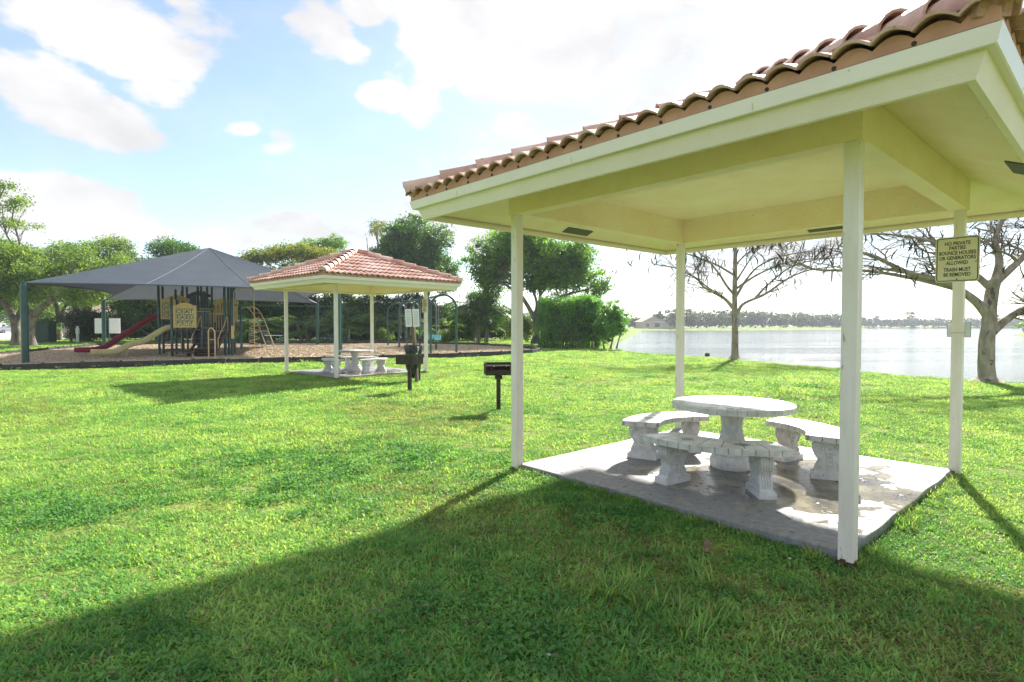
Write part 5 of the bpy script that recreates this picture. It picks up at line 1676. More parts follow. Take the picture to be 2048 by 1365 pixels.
# left group by the drive
leafy_tree('live_oak', 'tall feathery grey green tree cropped by the left picture edge', (-38.6, 43.8),
           [([(0, 0, 0), (-0.2, 0, 2.0), (-1.2, 0, 3.8), (-3.0, 0, 6.2), (-4.6, 0, 8.0)], 0.34, 0.14), ([(-0.1, 0, 1.7), (0.4, 0.2, 3.6), (0.2, 0.4, 6.5)], 0.22, 0.1)],
           blobfield(g(9), 26, -2.6, 0.5, 6.0, 5.4, 3.6, 3.0, 0.8, 1.7) + [(-3.2, 0, 10.2, 1.8, 1.3, 0.9), (-0.9, 0, 10.9, 1.9, 1.2, 0.5), (-2.4, 0, 12.2, 1.7, 1.2, 0.6), (0.0, 0, 9.4, 1.6, 1.2, 0.45), (-3.6, 0, 13.2, 1.4, 1, 0.5), (-0.6, 0, 12.4, 1.1, 0.8, 0.35), (0.4, 0, 11.3, 1.1, 0.8, 0.3), (-4, 0, 11.3, 2.0, 1.5, 0.8)],
           52000, 0.18, 'leaf_oak', seed=26, clump=0.36, shell=0.35)
leafy_tree('live_oak', 'leaning grey green tree just right of the left canopy post', (-36.6, 42.6),
           [([(0, 0, 0), (0.1, 0, 1.6), (0.6, 0, 2.6), (2.2, 0.1, 4.0), (3.2, 0.2, 5.6)], 0.36, 0.15), ([(0, 0, 1.5), (-0.4, 0.2, 3.4), (-0.6, 0.4, 6)], 0.2, 0.1)],
           blobfield(g(10), 28, 1.5, 0.8, 5.6, 5.0, 3.4, 2.6, 0.7, 1.6), 48000, 0.18, 'leaf_oak', seed=27, clump=0.36, shell=0.4)
leafy_tree('live_oak', 'grey green forked tree behind the play area left corner', (-41.8, 55.0),
           [([(0, 0, 0), (-0.1, 0, 2.2), (0.1, 0, 3.6), (-0.9, 0, 5.6)], 0.42, 0.2), ([(0, 0, 2.6), (1.2, 0, 4.6), (2.4, 0, 6.5)], 0.25, 0.12), ([(0, 0, 2.2), (-1.6, 0, 4.2), (-3.2, 0, 5.8)], 0.24, 0.12)],
           blobfield(g(11), 30, 0.8, 0.5, 6.9, 5.6, 3.5, 3.2, 0.8, 1.8), 44000, 0.20, 'leaf_oak', seed=28)
leafy_tree('live_oak', 'grey green tree filling the gap behind the leaning tree at far left', (-46.5, 57.5),
           [([(0, 0, 0), (0.1, 0, 2.5), (-0.4, 0, 5)], 0.32, 0.15), ([(0, 0, 2.2), (1.2, 0, 4.2), (1.8, 0, 6)], 0.2, 0.1)],
           blobfield(g(31), 26, 0.0, 0.5, 6.4, 5.6, 3.2, 3.2, 0.9, 1.8), 36000, 0.22, 'leaf_oak', seed=41)
leafy_tree('live_oak', 'darker round tree between forked tree and shade sail', (-36.5, 60.0),
           [([(0, 0, 0), (0.1, 0, 3), (0.2, 0, 6)], 0.35, 0.16), ([(0, 0, 2.4), (1.4, 0, 5), (2.4, 0, 7)], 0.2, 0.1)],
           blobfield(g(12), 24, 0.5, 0, 6.9, 4.4, 3, 3.3, 0.8, 1.8), 32000, 0.21, 'leaf_dark', seed=29)
leafy_tree('multi_stem_tree', 'dark many stemmed tree with small pale blossoms behind both slides', (-33.2, 53.0),
           [([(0, 0, 0), (-0.8, 0, 1.6), (-2.6, 0, 3.0), (-4.0, 0, 4.2)], 0.13, 0.06), ([(0.2, 0, 0), (-0.2, 0, 1.8), (-1.0, 0, 4.0)], 0.12, 0.05), ([(0.5, 0, 0), (1.0, 0, 1.7), (1.8, 0, 4.0)], 0.13, 0.05),
            ([(0.8, 0, 0), (2.2, 0, 1.3), (3.9, 0, 3.4)], 0.12, 0.05), ([(0, 0.2, 0), (-1.6, 0.2, 1.0), (-3.4, 0.2, 2.4)], 0.1, 0.05)],
           blobfield(g(13), 30, 0.2, 0.4, 3.6, 7.6, 2.6, 1.9, 1.0, 1.7), 52000, 0.22, 'leaf_dark', seed=30, clump=0.42)
leafy_tree('dark_shrub', 'dark rounded shrub behind the white marker pedestal', (-41.0, 52.2), [([(0, 0, 0), (0.1, 0, 1), (0, 0, 1.8)], 0.1, 0.05)],
           blobfield(g(14), 11, 0.4, 0.5, 1.7, 2.3, 1.3, 1.1, 0.7, 1.1), 12000, 0.16, 'leaf_deep', seed=31, cat='shrub')
leafy_tree('dark_shrub', 'small dark shrub next to the drive at far left', (-46.5, 55), [([(0, 0, 0), (0.1, 0, 1), (0, 0, 1.6)], 0.1, 0.05)],
           blobfield(g(15), 7, 0, 0.5, 1.3, 1.6, 1.0, 0.8, 0.6, 0.9), 5000, 0.18, 'leaf_dark', seed=32, cat='shrub')
for i, (x, y, h, w, lb, mt) in enumerate(((-80, 92, 6.5, 4.5, 'green tree far left across the drive', 'leaf_mid'), (-96, 128, 9, 7, 'broad tree behind the parked car', 'leaf_mid'),
                                          (-66, 78, 6, 4, 'rounded tree left of the beige house', 'leaf_oak'), (-60, 92, 9, 7, 'tall tree rising behind the beige house', 'leaf_dark'), (-45, 95, 9, 7, 'dark tree behind the beige house right end', 'leaf_dark'))):
    leafy_tree('garden_tree', lb, (x, y), [([(0, 0, 0), (0.1, 0, h * 0.4), (0, 0, h * 0.7)], 0.25, 0.12)],
               blobfield(g(40 + i), 10, 0, 0, h * 0.66, w * 0.6, w * 0.5, h * 0.26, w * 0.2, w * 0.33), 6000, 0.32, mt, seed=50 + i)

# hedge and shrubs by the lake
rng = g(77)
T = thing('clipped_hedge', 'tall clipped green hedge block beside the lake', 'hedge', (4.1, 39.6, 0))
def box_leaves(n, w, d, h, rng, bulge=0.12):
    f = rng.choice(5, n, p=[0.34, 0.1, 0.13, 0.13, 0.30])
    u, v = rng.uniform(-1, 1, n), rng.uniform(-1, 1, n)
    p = np.zeros((n, 3))
    for k in range(5):
        m = f == k
        if k == 0: p[m] = np.stack([u[m] * w / 2, np.full(m.sum(), -d / 2), (v[m] + 1) / 2 * h], 1)
        if k == 1: p[m] = np.stack([u[m] * w / 2, np.full(m.sum(), d / 2), (v[m] + 1) / 2 * h], 1)
        if k == 2: p[m] = np.stack([np.full(m.sum(), -w / 2), u[m] * d / 2, (v[m] + 1) / 2 * h], 1)
        if k == 3: p[m] = np.stack([np.full(m.sum(), w / 2), u[m] * d / 2, (v[m] + 1) / 2 * h], 1)
        if k == 4: p[m] = np.stack([u[m] * w / 2, v[m] * d / 2, np.full(m.sum(), h)], 1)
    bump = 0.30 * np.sin(p[:, 0] * 2.1 + 1) * np.sin(p[:, 2] * 1.8) + 0.1 * np.sin(p[:, 0] * 5 + p[:, 2] * 3)
    p[:, 1] += bump; p[:, 2] += (0.20 * np.sin(p[:, 0] * 1.7) + 0.10 * np.sin(p[:, 0] * 4.3 + p[:, 1] * 3)) * (p[:, 2] / h); p[:, 0] += 0.22 * np.sin(p[:, 2] * 2.3 + p[:, 1] * 2)
    p += rng.normal(size=(n, 3)) * bulge
    p[:, 2] = np.abs(p[:, 2]) + 0.12
    return p
pts = box_leaves(24000, 3.9, 2.6, 3.1, rng)
leaf_object('foliage', leaf_quads(pts, 0.13, rng, aspect=0.55), M['leaf_hedge'], T)
leaf_object('loose_shoots', leaf_quads(crown_points([(x_, -0.8 + 0.3 * (i_ % 3), z_, 0.35, 0.4, 0.35) for i_, (x_, z_) in enumerate(((-1.6, 3.1), (-0.9, 3.25), (-0.2, 3.1), (0.6, 3.3), (1.2, 3.15), (1.9, 3.0), (2.0, 2.2), (2.1, 1.3), (1.6, 2.7)))], 3000, rng, 0.2, 0.1, 12), 0.15, rng), M['leaf_hedge'], T)
st = MB()
for i in range(34):
    x = -1.9 + 3.8 * i / 33 + random.uniform(-.05, .05)
    for y in (-1.1, 0.4):
        st.tube([(x, y + random.uniform(-.1, .1), 0), (x + random.uniform(-.15, .15), y, 1.0), (x + random.uniform(-.3, .3), y, 2.6)], [0.035, 0.025, 0.01], 5)
part('stems', st, M['twig'], T, fix=False)
part('inner_shade', MB().box((0, 0.1, 1.75), (3.2, 1.7, 2.5)), M['leaf_deep'], T, label='dark block standing in for the shade inside the hedge')  # solid dark box, puts the shade inside the hedge into colour
leafy_tree('lakeside_shrub', 'loose bright green shrub at the right end of the hedge', (6.55, 37.4), [([(0, 0, 0), (0.2, 0, 1), (0, 0, 2)], 0.06, 0.03), ([(-0.4, 0, 0), (-0.6, 0, 1.2), (-0.5, 0, 2.4)], 0.05, 0.03), ([(0.4, 0, 0), (0.7, 0, 1.2), (0.8, 0, 2.0)], 0.05, 0.02)],
           blobfield(g(16), 15, 0.0, 0, 1.75, 0.95, 0.8, 1.25, 0.4, 0.65, 1.1), 9000, 0.14, 'leaf_hedge', seed=33, clump=0.16, cat='shrub')
leafy_tree('bright_shrub', 'yellow green bush top showing behind the clipped hedge', (4.6, 43.5), [([(0, 0, 0), (0.2, 0, 1.4), (0, 0, 2.6)], 0.08, 0.04)],
           blobfield(g(17), 10, -0.2, 0, 3.0, 2.2, 1.0, 0.9, 0.6, 0.9), 8000, 0.16, 'leaf_bright', seed=34, clump=0.24, cat='shrub')
leafy_tree('bright_shrub', 'bright green bush left of the hedge behind the metal bench', (0.4, 45.5), [([(0, 0, 0), (0.2, 0, 0.8), (0, 0, 1.4)], 0.08, 0.04)],
           blobfield(g(18), 8, 0.4, 0, 1.25, 1.8, 0.8, 0.7, 0.5, 0.75), 6000, 0.15, 'leaf_bright', seed=35, clump=0.2, cat='shrub')

# palms and understorey
def palm_clump(label, loc, nf, length, spread, mat='leaf_palm', seed=1, name='areca_palm', stems=6, z0=0.6, lift=0.9, cat='palm'):
    rng = np.random.default_rng(seed)
    T = thing(name, label, cat, (*loc, 0))
    ra = MB(); V = []
    for i in range(stems):
        a = rng.uniform(0, 2 * PI); r = rng.uniform(0, spread * 0.25)
        ra.tube([(r * math.cos(a), r * math.sin(a), 0), (r * 1.6 * math.cos(a), r * 1.6 * math.sin(a), z0 + rng.uniform(0, length * 0.5))], [0.06, 0.045], 6, cap=False)
    part('stems', ra, M['pale_bark'], T, fix=False)
    fr = MB()
    for i in range(nf):
        a = rng.uniform(0, 2 * PI); L = length * rng.uniform(0.6, 1.1)
        r0 = rng.uniform(0, spread * 0.35)
        b = np.array([r0 * math.cos(a + 1), r0 * math.sin(a + 1), z0 + rng.uniform(0, length * 0.55)])
        el = rng.uniform(0.5, 1.35) * lift
        n = 9
        pts = [b]
        e = el
        for k in range(n):
            e -= (el + 0.7) / n * rng.uniform(0.7, 1.2)
            pts.append(pts[-1] + np.array([math.cos(a) * math.cos(e), math.sin(a) * math.cos(e), math.sin(e)]) * L / n)
        fr.tube([tuple(p) for p in pts], [0.016] + [0.012] * (n - 1) + [0.004], 4, cap=False)
        pts = np.array(pts)
        for k in range(1, n + 1):
            for sub in (0.0, 0.33, 0.66):
                p = pts[k] if k == n else pts[k] * (1 - sub) + pts[min(n, k + 1)] * sub
                t = pts[min(n, k)] - pts[k - 1]; t /= np.linalg.norm(t)
                sd = np.cross(t, [0, 0, 1]); sd /= np.linalg.norm(sd) + 1e-9
                ll = L * 0.24 * math.sin(PI * (0.12 + 0.80 * k / n)) + 0.05
                for s in (-1, 1):
                    d = sd * s + t * 0.6 + np.array([0, 0, -0.35 + rng.uniform(-0.15, 0.15)])
                    d /= np.linalg.norm(d)
                    w = np.cross(d, [0.1, 0.1, 1]); w /= np.linalg.norm(w) + 1e-9
                    ww = 0.022 * (1 + L * 0.25)
                    V += [p, p + d * ll * 0.5 + w * ww, p + d * ll + np.array([0, 0, -ll * 0.25]), p + d * ll * 0.5 - w * ww]
    part('fronds_ribs', fr, M['leaf_bright'], T, fix=False)
    leaf_object('fronds', np.array(V), M[mat], T)
    return T
PL = [(-26.2, 52, 26, 2.6, 2.4, 'leaf_palm', 'palm clump behind the arched ladder, leftmost of the dark row'), (-22.8, 51.5, 24, 2.4, 2.0, 'leaf_palm', 'dark palm clump left of the pale forked trunk'),
      (-19.3, 52.5, 26, 2.7, 2.2, 'leaf_palm', 'dark palm clump directly behind the green bench'), (-16.0, 51.5, 26, 2.8, 2.2, 'leaf_palm', 'palm clump seen between the far shelter posts'),
      (-12.6, 52.0, 28, 3.0, 2.3, 'leaf_palm', 'tall palm clump behind the far shelter back post'), (-9.6, 51.8, 24, 2.6, 2.2, 'leaf_palm', 'palm clump behind the leftmost swing arch'),
      (-6.6, 53.5, 20, 2.1, 2.0, 'leaf_bright', 'sunlit yellow green palm behind the bucket swings'), (-14.4, 49.6, 12, 1.3, 1.0, 'leaf_bright', 'small bright palm in front of the dark row'),
      (-29.5, 54, 22, 2.6, 2.4, 'leaf_palm', 'palm clump behind the climbing frame right side')]
for i, (x, y, nf, L, sp_, mt, lb) in enumerate(PL):
    palm_clump(lb, (x, y), nf, L, sp_, mt, 60 + i)
UN = [(-27.8, 56, 3.6, 2.6, 'dark understorey bush behind the brown climber steps'), (-24, 56.5, 3.4, 2.6, 'dark understorey bush below the flat topped tree, left part'), (-20.5, 57, 3.6, 2.6, 'dark understorey bush below the flat topped tree, right part'),
      (-17, 56.5, 3.5, 2.4, 'dark bush behind the left post pair of the far shelter'), (-11.5, 56.5, 3.9, 2.6, 'dark bush behind the back post of the far shelter'), (-8.2, 56.5, 3.6, 2.4, 'dark bush below the tall dense tree'),
      (-5.4, 57, 2.4, 1.6, 'low olive bush behind the nearest swing arch'), (-31, 58, 3.6, 3.0, 'dark bush behind the letter panels')]
for i, (x, y, h, w, lb) in enumerate(UN):
    leafy_tree('understorey_bush', lb, (x, y), [([(0, 0, 0), (0.1, 0, 1.0), (0, 0, h * 0.6)], 0.09, 0.05)],
               blobfield(g(90 + i), 9, 0, 0, h * 0.52, w * 0.75, w * 0.5, h * 0.36, 0.9, 1.3, 0.9), 7500, 0.22, 'leaf_deep' if i % 3 else 'leaf_dark', seed=110 + i, clump=0.35, shell=0.3, cat='bush')
for x0, x1, yy, hh, lb in ((-49, -37, 63, 2.2, 'dark hedge in front of the beige house'), (-36, -22, 59.5, 4.0, 'long dark screening hedge behind the climbing frame'), (-22, -8.5, 59.0, 4.2, 'long dark screening hedge behind the far shelter'), (-8.3, -0.5, 58.5, 3.0, 'low dark screening hedge behind the swings')):
    T = thing('screening_hedge', lb, 'hedge', ((x0 + x1) / 2, yy, 0))
    r_ = g(int(abs(x0)) + 300)
    pts = box_leaves(int((x1 - x0) * 1300), x1 - x0, 1.6, hh, r_, 0.25)
    leaf_object('foliage', leaf_quads(pts, 0.24, r_, aspect=0.5), M['leaf_deep'], T)
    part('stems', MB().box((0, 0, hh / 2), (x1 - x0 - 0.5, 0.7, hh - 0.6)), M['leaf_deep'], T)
# low bright plants near the swing
for i, (x, y, w, h, mt, lb) in enumerate(((-5.6, 50.2, 1.6, 1.5, 'leaf_bright', 'sunlit leafy shrub behind the bucket swings'), (-4.0, 51.0, 1.5, 1.9, 'leaf_mid', 'green shrub between the swing and the fern column'),
                                       (-7.8, 50.2, 1.5, 1.2, 'leaf_mid', 'low shrub behind the middle swing arches'), (-11.3, 49.6, 0.8, 1.4, 'leaf_bright', 'small pale green shrub beside the far back post'),
                                       (-23.4, 50.0, 0.9, 1.3, 'leaf_bright', 'small pale shrub right of the arched ladder'))):
    leafy_tree('garden_shrub', lb, (x, y), [([(0, 0, 0), (0, 0, 0.4), (0.1, 0, h * 0.5)], 0.05, 0.03)], blobfield(g(130 + i), 6, 0, 0, h * 0.5, w * 0.7, w * 0.4, h * 0.35, 0.35, 0.6), 3200, 0.16, mt, seed=140 + i, clump=0.18, cat='shrub')
# dark fern-like column left of the near post
palm_clump('tall dark drooping palm clump just left of the near shelter left post', (-2.9, 50.0), 60, 3.2, 2.2, 'leaf_palm', 81, z0=1.2, stems=9)
leafy_tree('dark_shrub', 'dark leafy column tangled in the drooping palm clump', (-2.3, 50.8), [([(0, 0, 0), (0.1, 0, 2), (0, 0, 4)], 0.14, 0.06)],
           blobfield(g(19), 16, -0.1, 0, 3.4, 1.6, 1.2, 2.4, 0.7, 1.1), 14000, 0.17, 'leaf_dark', seed=36, cat='shrub')

# far shore: tree belt, single far trees, masts
rng = g(200)
def far_belt(name, label, p, q, n, h0, h1, mat, seed, leaf=0.9, dens=170):
    rng = g(seed)
    out = []
    for i in range(n):
        t = (i + rng.uniform(-0.3, 0.3)) / n
        x, y = p[0] + (q[0] - p[0]) * t, p[1] + (q[1] - p[1]) * t + rng.uniform(-4, 4)
        h = rng.uniform(h0, h1)
        out.append(crown_points([(x, y, h * 0.55, h * 0.75, h * 0.5, h * 0.45)], dens, rng, 0.6, 0.1, 6))
    c = np.concatenate(out)
    c[:, 2] = np.abs(c[:, 2])
    me = np_mesh(name, leaf_quads(c, leaf, rng, aspect=0.8), 4, np.arange(len(c) * 4))
    me.materials.append(M[mat])
    o = bpy.data.objects.new(name, me); COL.objects.link(o)
    return tag(o, label, 'tree belt', kind='stuff')
far_belt('shore_trees', 'long low belt of hazy trees along the far lake shore', (203, 400), (445, 408), 110, 4.5, 6.5, 'leaf_far', 201, 1.5, 330)
far_belt('shore_trees', 'nearer belt of grey green trees on the left far shore', (74, 262), (205, 335), 46, 6.0, 9.5, 'leaf_far', 202, 1.1, 520)
far_belt('shore_trees', 'low trees on the far shore left of the gabled lakeside house', (40, 262), (66, 275), 12, 4.5, 6.5, 'leaf_far', 206, 0.9, 420)
far_belt('shore_trees', 'dense far tree line closing the view behind the lake', (100, 345), (225, 400), 40, 7, 10, 'leaf_far', 205, 1.4, 360)
far_belt('backdrop_woods', 'distant tree line behind houses at left', (-230, 215), (-30, 190), 54, 8, 13, 'leaf_mid', 203, 1.3, 300)
far_belt('backdrop_woods', 'tree line behind the park on the lake side', (-60, 120), (20, 150), 34, 5, 7, 'leaf_mid', 204, 0.8, 400)
for i, (x, y, h, lb) in enumerate(((68, 262, 8, 'round tree left of the gabled lakeside house'), (86, 270, 9, 'broad tree right of the lakeside house wing'), (288, 405, 12, 'tallest feathery tree on the far shore left of the near post'),
                                    (262, 404, 8, 'thin feathery tree on the far shore behind bare tree'), (322, 407, 10.5, 'feathery tree on far shore just left of the nearest post'), (352, 408, 10, 'feathery pine clump right of the nearest post'),
                                    (373, 406, 12, 'tall feathery pine clump left of the sign post'), (383, 405, 11, 'second tall feathery pine behind the sign post'), (214, 402, 7, 'small grey tree where the far shore turns'), (399, 404, 9, 'rounded far tree right of the sign post'))):
    r_ = g(210 + i)
    bl = blobfield(r_, 7, 0, 0, h * 0.62, h * 0.38, h * 0.3, h * 0.33, h * 0.10, h * 0.2)
    leafy_tree('far_tree', lb, (x, y), [([(0, 0, 0), (0, 0, h * 0.4), (0.2, 0, h * 0.8)], 0.25, 0.1)], bl, 900, 0.8, 'leaf_far', seed=220 + i, clump=0.7, shell=0.2)
for i, (x, y, h, lb) in enumerate(((53, 330, 17, 'lattice mast above the trees at the left far shore'), (206, 420, 14, 'thin mast right of the first bare tree'), (318, 440, 22, 'thin mast between first bare tree and nearest post'), (268, 430, 17, 'thin mast left of the nearest post'))):
    T = thing('mast', lb, 'mast', (x, y, 0))
    part('pole', MB().bar((0, 0, 0), (0, 0, h), 0.28), M['steel'], T)
    part('crossarm', MB().bar((-1.0, 0, h - 2), (1.0, 0, h - 2), 0.2), M['steel'], T)
    if i == 0:
        part('crossarm', MB().bar((-1.2, 0, h - 4), (1.2, 0, h - 4), 0.2), M['steel'], T)
leafy_tree('shore_bush', 'green trees on the lake bank at the right edge', (122, 130), [([(0, 0, 0), (0, 0, 1.5), (0, 0, 3)], 0.3, 0.15)],
           blobfield(g(240), 12, 2, 0, 1.6, 9, 5, 1.2, 1.2, 2.0), 6000, 0.5, 'leaf_mid', seed=241, clump=0.5, cat='bush')

mb = MB().box((50, 330, 11.5), (1500, 1500, 28))
hz_m = bpy.data.materials.new('thin_haze'); hz_m.use_nodes = True
t = hz_m.node_tree; t.nodes.clear()
pv = N(t, 'ShaderNodeVolumePrincipled'); pv.inputs['Color'].default_value = (0.80, 0.86, 0.95, 1); pv.inputs['Density'].default_value = 0.00045; pv.inputs['Anisotropy'].default_value = 0.3
oo = N(t, 'ShaderNodeOutputMaterial'); t.links.new(pv.outputs[0], oo.inputs['Volume'])
tag(part('haze', mb, hz_m, None), kind='stuff')

# ------------------------------------------------------------------ bare trees by the water
def bare_tree(label, base, mains, seed, scale, pods=260, depth=3, flare=True, twigs=1.0):
    rng = np.random.default_rng(seed)
    T = thing('bare_tree', label, 'tree', (*base, -0.03))
    tips = []
    tr, br, tw = MB(), MB(), MB()
    (pts, r0, r1) = mains[0]
    P_ = catmull(pts, 7); n = len(P_)
    rad = [r0 + (r1 - r0) * i / (n - 1) for i in range(n)]
    for i in range(min(5, n)):
        rad[i] *= 1 + 1.0 * (1 - i / 5) ** 2.2
    # buttressed foot
    m = 14
    vs = []
    ringsn = []
    for i, p in enumerate(P_):
        for k in range(m):
            a = 2 * PI * k / m
            bu = 1 + (0.30 * abs(math.cos(a * 2.5 + 0.5)) * max(0, 1 - i / 4) if flare else 0) + 0.04 * math.sin(a * 3 + i * 0.8)
            vs.append((p.x + rad[i] * bu * math.cos(a), p.y + rad[i] * bu * math.sin(a), p.z))
    fs = [(i * m + k, i * m + (k + 1) % m, (i + 1) * m + (k + 1) % m, (i + 1) * m + k) for i in range(n - 1) for k in range(m)]
    tr.add(vs, fs)
    part('trunk', tr, M['pale_bark'], T, smooth=True, fix=False, angle=180)
    podp = []
    def grow(p, d, L, r, lev):
        k = 5
        pts = [p]; rr = [r]
        dd = d.copy()
        for i in range(k):
            dd = dd + Vector(rng.normal(size=3).tolist()) * 0.20
            # branches spread flat and curve outwards
            dd.z += (0.02 - dd.z * 0.16)
            dd.normalize()
            pts.append(pts[-1] + dd * L / k)
            rr.append(r * (1 - 0.62 * (i + 1) / k))
        (br if lev < 2 else tw).tube(pts, rr, 6 if lev < 2 else 4, cap=False)
        if lev >= depth:
            if rng.uniform() < 0.5:
                podp.append(pts[rng.integers(1, k)])
            return
        nb = (4, 5, 5, 3)[lev]
        for j in range(nb):
            i = rng.integers(1, k + 1)
            sd = Vector(rng.normal(size=3).tolist()); sd.z *= 0.4
            sd -= dd * sd.dot(dd); sd.normalize()
            nd = (dd * rng.uniform(0.5, 1.0) + sd * rng.uniform(0.45, 1.0) + Vector((0, 0, rng.uniform(-0.1, 0.25)))).normalized()
            grow(pts[i], nd, L * rng.uniform(0.5, 0.8), rr[i] * rng.uniform(0.5, 0.7), lev + 1)
        grow(pts[-1], dd, L * 0.65, rr[-1] * 0.9, lev + 1)
    for pts, r0, r1 in mains[1:]:
        P_ = catmull(pts, 6); n = len(P_)
        br.tube(P_, [r0 + (r1 - r0) * (i / (n - 1)) ** 0.8 for i in range(n)], 9, cap=False)
        for f in (0.42, 0.6, 0.75, 0.88, 1.0):
            i = min(n - 1, int(f * (n - 1)))
            d = (P_[i] - P_[max(0, i - 2)]).normalized()
            for _ in range(2):
                sd = Vector(rng.normal(size=3).tolist()); sd.z = abs(sd.z) * 0.3 - 0.05
                sd.normalize()
                grow(P_[i], (d * 0.8 + sd * 0.8).normalized(), scale * rng.uniform(0.8, 1.4), (r0 + (r1 - r0) * f) * 0.5, 1)
    part('branches', br, M['pale_bark'], T, smooth=True, fix=False, angle=180)
    part('twigs', tw, M['twig'], T, fix=False, kind='stuff')
    pd = MB()
    rng.shuffle(podp)
    for p in podp[:pods]:
        L = rng.uniform(0.25, 0.5); a = rng.uniform(0, 2 * PI)
        hx, hy = math.cos(a) * 0.07, math.sin(a) * 0.07
        ti = rng.normal() * 0.22; tx, ty = math.cos(a + 1.3) * ti, math.sin(a + 1.3) * ti
        c = [(p[0], p[1], p[2]), (p[0] + hx + tx * .35, p[1] + hy + ty * .35, p[2] - L * 0.35), (p[0] + hx * 1.2 + tx * .7, p[1] + hy * 1.2 + ty * .7, p[2] - L * 0.7), (p[0] + hx * 0.4 + tx, p[1] + hy * 0.4 + ty, p[2] - L)]
        pd.tube(c, [0.008, 0.022, 0.022, 0.006], 4)
    part('seed_pods', pd, M['pod'], T, fix=False, kind='stuff')
    return T
# first: slender, by the shore
bare_tree('slender bare tree with hanging dark pods at the lake edge', (10.35, 26.1),
          [([(0, 0, 0), (0.02, 0, 0.5), (0.0, 0, 1.6), (-0.02, 0, 2.7), (-0.02, 0, 4.2), (0.0, 0, 5.6)], 0.175, 0.075),
           ([(-0.03, 0, 2.35), (-0.45, 0.1, 2.85), (-0.95, 0.2, 3.15), (-1.5, 0.2, 3.5), (-1.7, 0.2, 4.1)], 0.095, 0.03),
           ([(0.10, 0, 2.1), (0.35, -0.1, 2.6), (1.3, -0.2, 3.05), (2.3, -0.3, 3.75), (3.3, -0.3, 4.15), (4.6, -0.3, 4.3)], 0.085, 0.02),
           ([(0.02, 0, 2.9), (0.6, 0.3, 3.7), (1.3, 0.5, 4.4), (2.5, 0.6, 4.9), (3.8, 0.5, 5.1)], 0.07, 0.02),
           ([(0.0, 0, 3.0), (-0.5, -0.3, 3.4), (-1.1, -0.6, 4.1), (-2.0, -0.8, 4.9), (-3.2, -0.9, 5.2)], 0.07, 0.02),
           ([(0.0, 0, 3.9), (-0.9, 0.3, 4.5), (-2.2, 0.5, 5.0), (-3.8, 0.5, 5.3)], 0.06, 0.02),
           ([(0.0, 0, 3.6), (0.3, -0.6, 4.4), (0.5, -1.4, 5.2)], 0.05, 0.02), ([(-0.6, 0.1, 2.95), (-1.3, -0.3, 3.3), (-2.6, -0.5, 4.1), (-3.9, -0.5, 4.4)], 0.06, 0.02), ([(0.9, -0.15, 2.9), (1.6, 0.2, 3.5), (2.9, 0.5, 4.4), (4.8, 0.6, 4.9)], 0.06, 0.02), ([(0.02, 0, 3.3), (1.0, -0.4, 4.0), (2.3, -0.8, 4.5), (4.0, -1.0, 4.6)], 0.06, 0.02), ([(0.0, 0, 4.4), (0.7, 0.3, 5.0), (2.0, 0.4, 5.7)], 0.05, 0.02)], 301, 1.0, pods=260)
bare_tree('thick bare tree with forked grey limbs at the right edge', (13.35, 15.75),
          [([(0, 0, 0), (-0.02, 0, 0.35), (-0.04, 0, 1.0), (0.02, 0, 1.7), (0.04, 0, 2.3), (0.16, 0, 2.9)], 0.215, 0.15),
           ([(-0.02, 0, 1.9), (-0.45, 0, 2.35), (-1.2, 0.1, 2.85), (-2.1, 0.2, 3.1), (-3.0, 0.3, 3.55), (-4.0, 0.4, 3.9)], 0.14, 0.03),
           ([(-0.9, 0.1, 2.66), (-1.9, 0.3, 2.95), (-3.1, 0.6, 3.2), (-4.4, 0.8, 3.25), (-5.2, 0.8, 3.55)], 0.07, 0.02),
           ([(0.1, 0, 2.6), (-0.4, 0.1, 3.1), (-0.95, 0.2, 3.5), (-1.5, 0.3, 4.2)], 0.11, 0.04),
           ([(0.16, 0, 2.8), (0.35, 0.1, 3.4), (0.4, 0.3, 4.1), (0.8, 0.4, 4.9)], 0.13, 0.05),
           ([(0.2, 0, 2.85), (0.7, 0, 3.3), (1.3, 0.1, 3.8), (2.2, 0.1, 4.5)], 0.12, 0.05),
           ([(0.1, 0, 1.45), (0.55, 0.1, 1.75), (1.1, 0.1, 2.1), (2.0, 0.2, 2.5)], 0.14, 0.06),
           ([(-0.35, 0, 3.1), (-1.2, -0.2, 3.7), (-2.4, -0.4, 4.0), (-3.8, -0.6, 4.1)], 0.07, 0.02)], 302, 1.0, pods=120)

# ------------------------------------------------------------------ small things on the lawn
T = thing('fallen_cone', 'brown dry cone lying on the grass below the concrete slab', 'cone', (1.37, 3.90, 0.05), 1.25)
T.scale = (1.45, 0.85, 0.8)
cn = MB().lathe([(0.0, -0.075), (0.018, -0.065), (0.027, -0.02), (0.027, 0.03), (0.018, 0.065), (0.0, 0.075)], 12)
cn.v = [(z, y, x + 0.0) for x, y, z in cn.v]
part('cone_core', cn, M['cone'], T, smooth=True)
sc = MB()
for i in range(60):
    z = -0.065 + 0.13 * i / 59; a = i * 2.4
    r = 0.026 * math.sqrt(max(0.05, 1 - (z / 0.078) ** 2))
    sc.box((z, r * math.cos(a), r * math.sin(a)), (0.010, 0.008, 0.008), Matrix.Rotation(a, 3, 'X'))
part('cone_scales', sc, M['cone'], T)
T = thing('ground_stone', 'small dark stone at the water edge left of the slender bare tree', 'stone', (9.75, 28.0, 0.1))
part('stone_body', MB().lathe([(0.10, -0.08), (0.13, 0.0), (0.10, 0.09), (0.03, 0.13)], 9), M['stone'], T, smooth=True)
